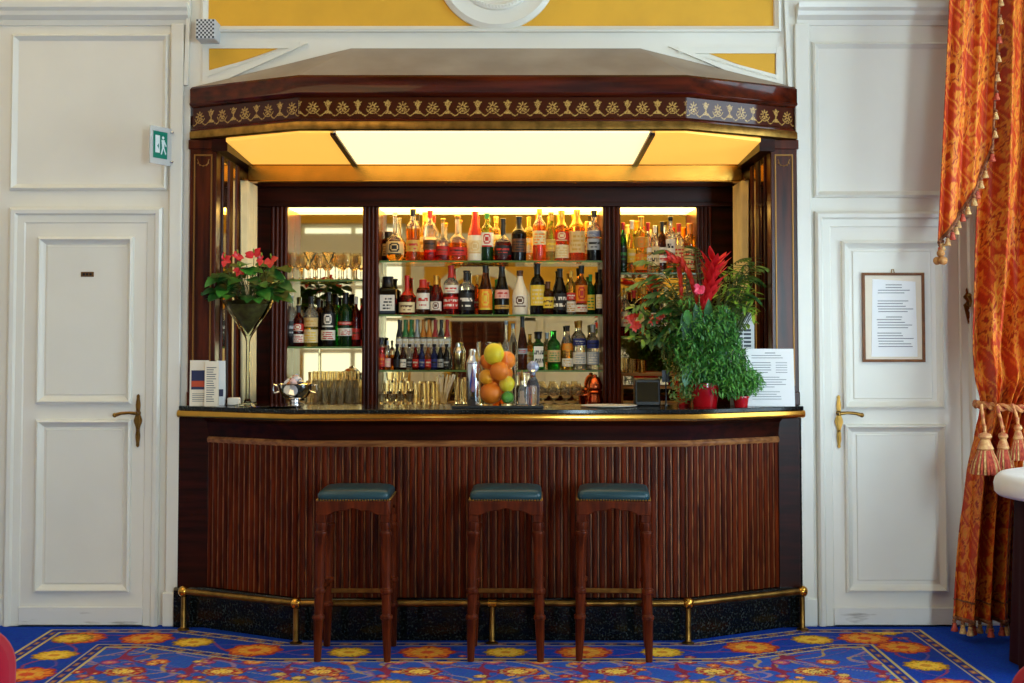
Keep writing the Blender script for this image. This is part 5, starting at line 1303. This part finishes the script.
# tieback with big tassels
tb = thing('curtain_tieback', 'twisted rope tieback with big tassels around the orange curtain', 'tieback', (WX(1000,404,yc), yc, WZ(404,yc)))
bx = tb.location.x; w2 = WX(1034,404,yc)-bx; w1 = WX(977,404,yc)-bx
ROPE = mat('rope_rust', (160,60,36), .7, c2=(220,160,92), vscale=40)
b = B()
for ph in (0, PI):
    pts = []
    for i in range(60):
        s = i/59; a = PI+PI*2*s; xx = (w1+w2)/2+(w2-w1)/2*.99*math.cos(a); yy = .01+.13*math.sin(a); zz = -.02*math.sin(PI*s)+.0
        tw = s*60+ph; pts.append((xx+.0*math.cos(tw), yy+.011*math.cos(tw), zz+.011*math.sin(tw)))
    b.tube(pts, .011, 8)
b.build('rope', ROPE, tb)
def big_tassel(px, pyt, pyb, y, wpx):
    c = W(px, pyt, y); h = WZ(pyt,y)-WZ(pyb,y); r = wpx/2*(y-CAMY)/F; o = (c[0]-bx, y-yc, c[2]-tb.location.z)
    b = B(); b.lathe([(.006,.03),(.006,0),(r*.42,-h*.05),(r*.5,-h*.12),(r*.32,-h*.18),(r*.36,-h*.21),(r*.62,-h*.40),(r*.5,-h*.43),(r*.55,-h*.46)], 16, o, 0)
    p = b.build('tassel', mat('tassel_head', (214,170,108), .6, c2=(176,92,56), vscale=40), tb)
    q = B(); n = 26
    for i in range(n):
        a = 2*PI*i/n; q.tube([(o[0]+r*.45*math.cos(a),o[1]+r*.45*math.sin(a),o[2]-h*.44),(o[0]+r*.85*math.cos(a),o[1]+r*.85*math.sin(a),o[2]-h*.75),(o[0]+r*math.cos(a)*1.02,o[1]+r*math.sin(a)*1.02,o[2]-h)], r*.11, 5, i % 2 if i % 5 else 1)
    q.lathe([(r*.4,-h*.45),(r*.78,-h*.75),(r*.92,-h*.97),(0,-h*.97)], 16, o, 1, cap=False)
    q.build('tassel_skirt', [TS, TR], p)
big_tassel(985, 432, 474, yc-.16, 27); big_tassel(1003, 432, 472, yc-.13, 20); big_tassel(1018, 424, 460, yc-.15, 17)
b = B()
for pts in (((981,404),(983,418),(985,432)),((997,406),(1001,420),(1003,432)),((1012,404),(1016,414),(1018,424))):
    b.tube([(WX(a,p,yc-.15)-bx, -.15, WZ(p,yc-.15)-tb.location.z) for a, p in pts], .008, 7)
b.build('cord', ROPE, tb)
# swag piece hanging in front at the top
yj = -.50
t = thing('curtain_jabot', 'pleated orange damask swag tail with slanted tasselled hem at top right', 'curtain', (WX(940,243,yj), yj, WZ(243,yj)))
ox, oz = t.location.x, t.location.z
nu, nz = 130, 420; u = np.linspace(0,1,nu); v = np.linspace(0,1,nz); Ug, Vg = np.meshgrid(u, v)
zt_ = 3.95
pxl = [(0,939,244),(.15,946,236),(.35,957,222),(.55,968,205),(.75,981,185),(.9,990,165),(1,996,146)]
zbq = np.interp(u, [q[0] for q in pxl], [WZ(q[2],yj) for q in pxl]); xbq = np.interp(u, [q[0] for q in pxl], [WX(q[1],q[2],yj) for q in pxl])
xtq = np.interp(u, [0,1], [WX(951,0,yj), WX(1003,0,yj)]); zq0 = WZ(0,yj)
Zg = zbq[None,:]+(zt_-zbq[None,:])*Vg
f = np.clip((Zg-zbq[None,:])/(zq0-zbq[None,:]), 0, 1.4)
X = xbq[None,:]*(1-f)+xtq[None,:]*f
Yw = yj+.018*np.sin(2*PI*2.6*Ug+.5)+.004*np.sin(2*PI*6*Ug+Zg*2)+.07*Ug
P_ = np.stack([X-ox, Yw-yj, Zg-oz], -1)
o = grid_attr('cloth', P_, damask(Ug*.42+.11, Zg+.1, 2), DAM, t); sm = o.modifiers.new('cloth', 'SOLIDIFY'); sm.thickness = .006
b = B(); b.tube([(X[0,i]-ox, Yw[0,i]-yj-.004, Zg[0,i]-oz+.006) for i in range(0,nu,3)], .009, 6); b.tube([(X[j,nu-1]-ox, Yw[j,nu-1]-yj-.004, Zg[j,nu-1]-oz) for j in range(0,nz,6)], .006, 6)
b.build('braid', TDK, t)
k = 0
for i in np.linspace(2, nu-3, 13).astype(int): small_tassel(t, (X[0,i]-ox, Yw[0,i]-yj-.012, Zg[0,i]-oz), .055, k); k += 1
for j in np.linspace(25, nz-150, 11).astype(int): small_tassel(t, (X[j,nu-1]-ox+.004, Yw[j,nu-1]-yj-.012, Zg[j,nu-1]-oz), .05, k); k += 1
b = B(); p = (0, -.01, -.005); b.tube([p, (0,-.01,-.035)], .004, 6)
for i in range(3):
    a = 2*PI*i/3+.5; b.ball((.018*math.cos(a), -.01+.018*math.sin(a), -.085), .02, 10, 8); 
b.ball((0,-.01,-.05), .02, 10, 8); b.build('corner_tassel', mat('tassel_bronze', (150,90,40), .7, c2=(196,140,76), vscale=40), t)
# ------------------------------------------------------------------ table at right edge
t = thing('side_table', 'round table with white top cloth over dark red cloth at right edge', 'table', (2.665,-.92,0))
def cloth(b, R0, R1, z0, z1, n, amp, k, m=0, flat=True):
    vs = []; nz_ = 8
    for j in range(nz_+1):
        s = j/nz_; 
        for i in range(n):
            a = 2*PI*i/n; r = R0+(R1-R0)*s+amp*s*math.sin(a*k); vs.append((r*math.cos(a), r*math.sin(a), z1+(z0-z1)*s))
    fs = [(j*n+i, j*n+(i+1)%n, (j+1)*n+(i+1)%n, (j+1)*n+i) for j in range(nz_) for i in range(n)]
    if flat: fs.append(tuple(range(n)))
    b.add(vs, fs, m)
b = B(); cloth(b, .41, .435, .002, .83, 120, .014, 14); o = b.build('under_cloth', mat('burgundy_cloth', (44,4,12), .9, sheen=0, spec=.2, var=.1, vscale=5), t, smooth=180)
b = B(); b.lathe([(0,.845),(.45,.845),(.475,.84),(.492,.825),(.50,.80),(.497,.765),(.485,.752)], 96, cap=False)
o = b.build('top_cloth', mat('white_tablecloth', (234,232,228), .8, var=.02), t, smooth=60); sm = o.modifiers.new('cloth','SOLIDIFY'); sm.thickness = .004
# ------------------------------------------------------------------ red chairs in the foreground
VEL = mat('red_velvet', (150,8,32), .75, c2=(178,16,44), vscale=9, sheen=.08, spec=.2); LEGW = mat('chair_leg_wood', (70,34,18), .35)
def armchair(x, y, rz, ztop, label):
    t = thing('upholstered_chair', label, 'chair', (x, y, 0), rz, 'red velvet chairs')
    b = B(); w = .28
    r = .07; pts = []
    for i in range(9): a = PI/2*i/8; pts.append((w-r+r*math.cos(a), ztop-r+r*math.sin(a)))
    for i in range(9): a = PI/2+PI/2*i/8; pts.append((-w+r+r*math.cos(a), ztop-r+r*math.sin(a)))
    b.ext([(w,.42)]+pts+[(-w,.42)], .17, .27); b.build('backrest', VEL, t, bevel=.035, seg=4)
    b = B(); b.box(-w, w, -.26, .24, .36, .47); b.build('seat', VEL, t, bevel=.035, seg=4)
    for sx in (-1,1):
        for sy in (-1,1):
            b = B(); b.lathe([(.014,0),(.02,.2),(.026,.37)], 10, (sx*.24, sy*.21-.01, 0)); b.build('leg', LEGW, t)
    return t
armchair(-1.185, -4.28, PI, .92, 'red velvet chair with rounded back at lower left edge')
armchair(1.15, -4.38, PI, .885, 'red velvet chair with rounded back at lower right corner')
# ------------------------------------------------------------------ light
def area(nm, loc, rot, sx, sy, power, c):
    l = bpy.data.lights.new(nm, 'AREA'); l.shape = 'RECTANGLE'; l.size = sx; l.size_y = sy; l.energy = power; l.color = c
    o = bpy.data.objects.new(nm, l); COL.objects.link(o); o.location = loc; o.rotation_euler = rot; return o
DAY = (.64,.87,1.0)
for i, (x0, x1) in enumerate(WN):
    area('daylight_window', ((x0+x1)/2, YF-.22, 1.75), (PI/2,0,0), x1-x0, 2.7, (11,440)[i], DAY)
for (y0, y1), pw in (((-8.2,-5.6),25),((-3.1,-1.0),150)):
    area('daylight_window', (XR+.28, (y0+y1)/2, 2.05), (PI/2,0,PI/2), y1-y0, 3.35, pw, DAY)
# warm fill light added below the ceiling to warm the left wall, no fixture
area('warm_ceiling_fill', (-3.0, -3.4, ZC-.06), (0,0,0), 2.6, 4, 68, (1,.72,.32))
w = bpy.data.worlds.new('sky'); sc.world = w; w.use_nodes = True
w.node_tree.nodes['Background'].inputs[0].default_value = (.75,.86,1,1); w.node_tree.nodes['Background'].inputs[1].default_value = 1.2
sc.view_settings.view_transform = 'Standard'; sc.view_settings.look = 'None'; sc.view_settings.gamma = 1; sc.view_settings.exposure = 0.0
sc.view_settings.use_curve_mapping = False
cy_ = sc.cycles
cy_.max_bounces = 14; cy_.transmission_bounces = 12; cy_.transparent_max_bounces = 12; cy_.glossy_bounces = 8; cy_.diffuse_bounces = 5
cy_.sample_clamp_indirect = 6; cy_.caustics_reflective = False; cy_.caustics_refractive = True; cy_.use_denoising = True
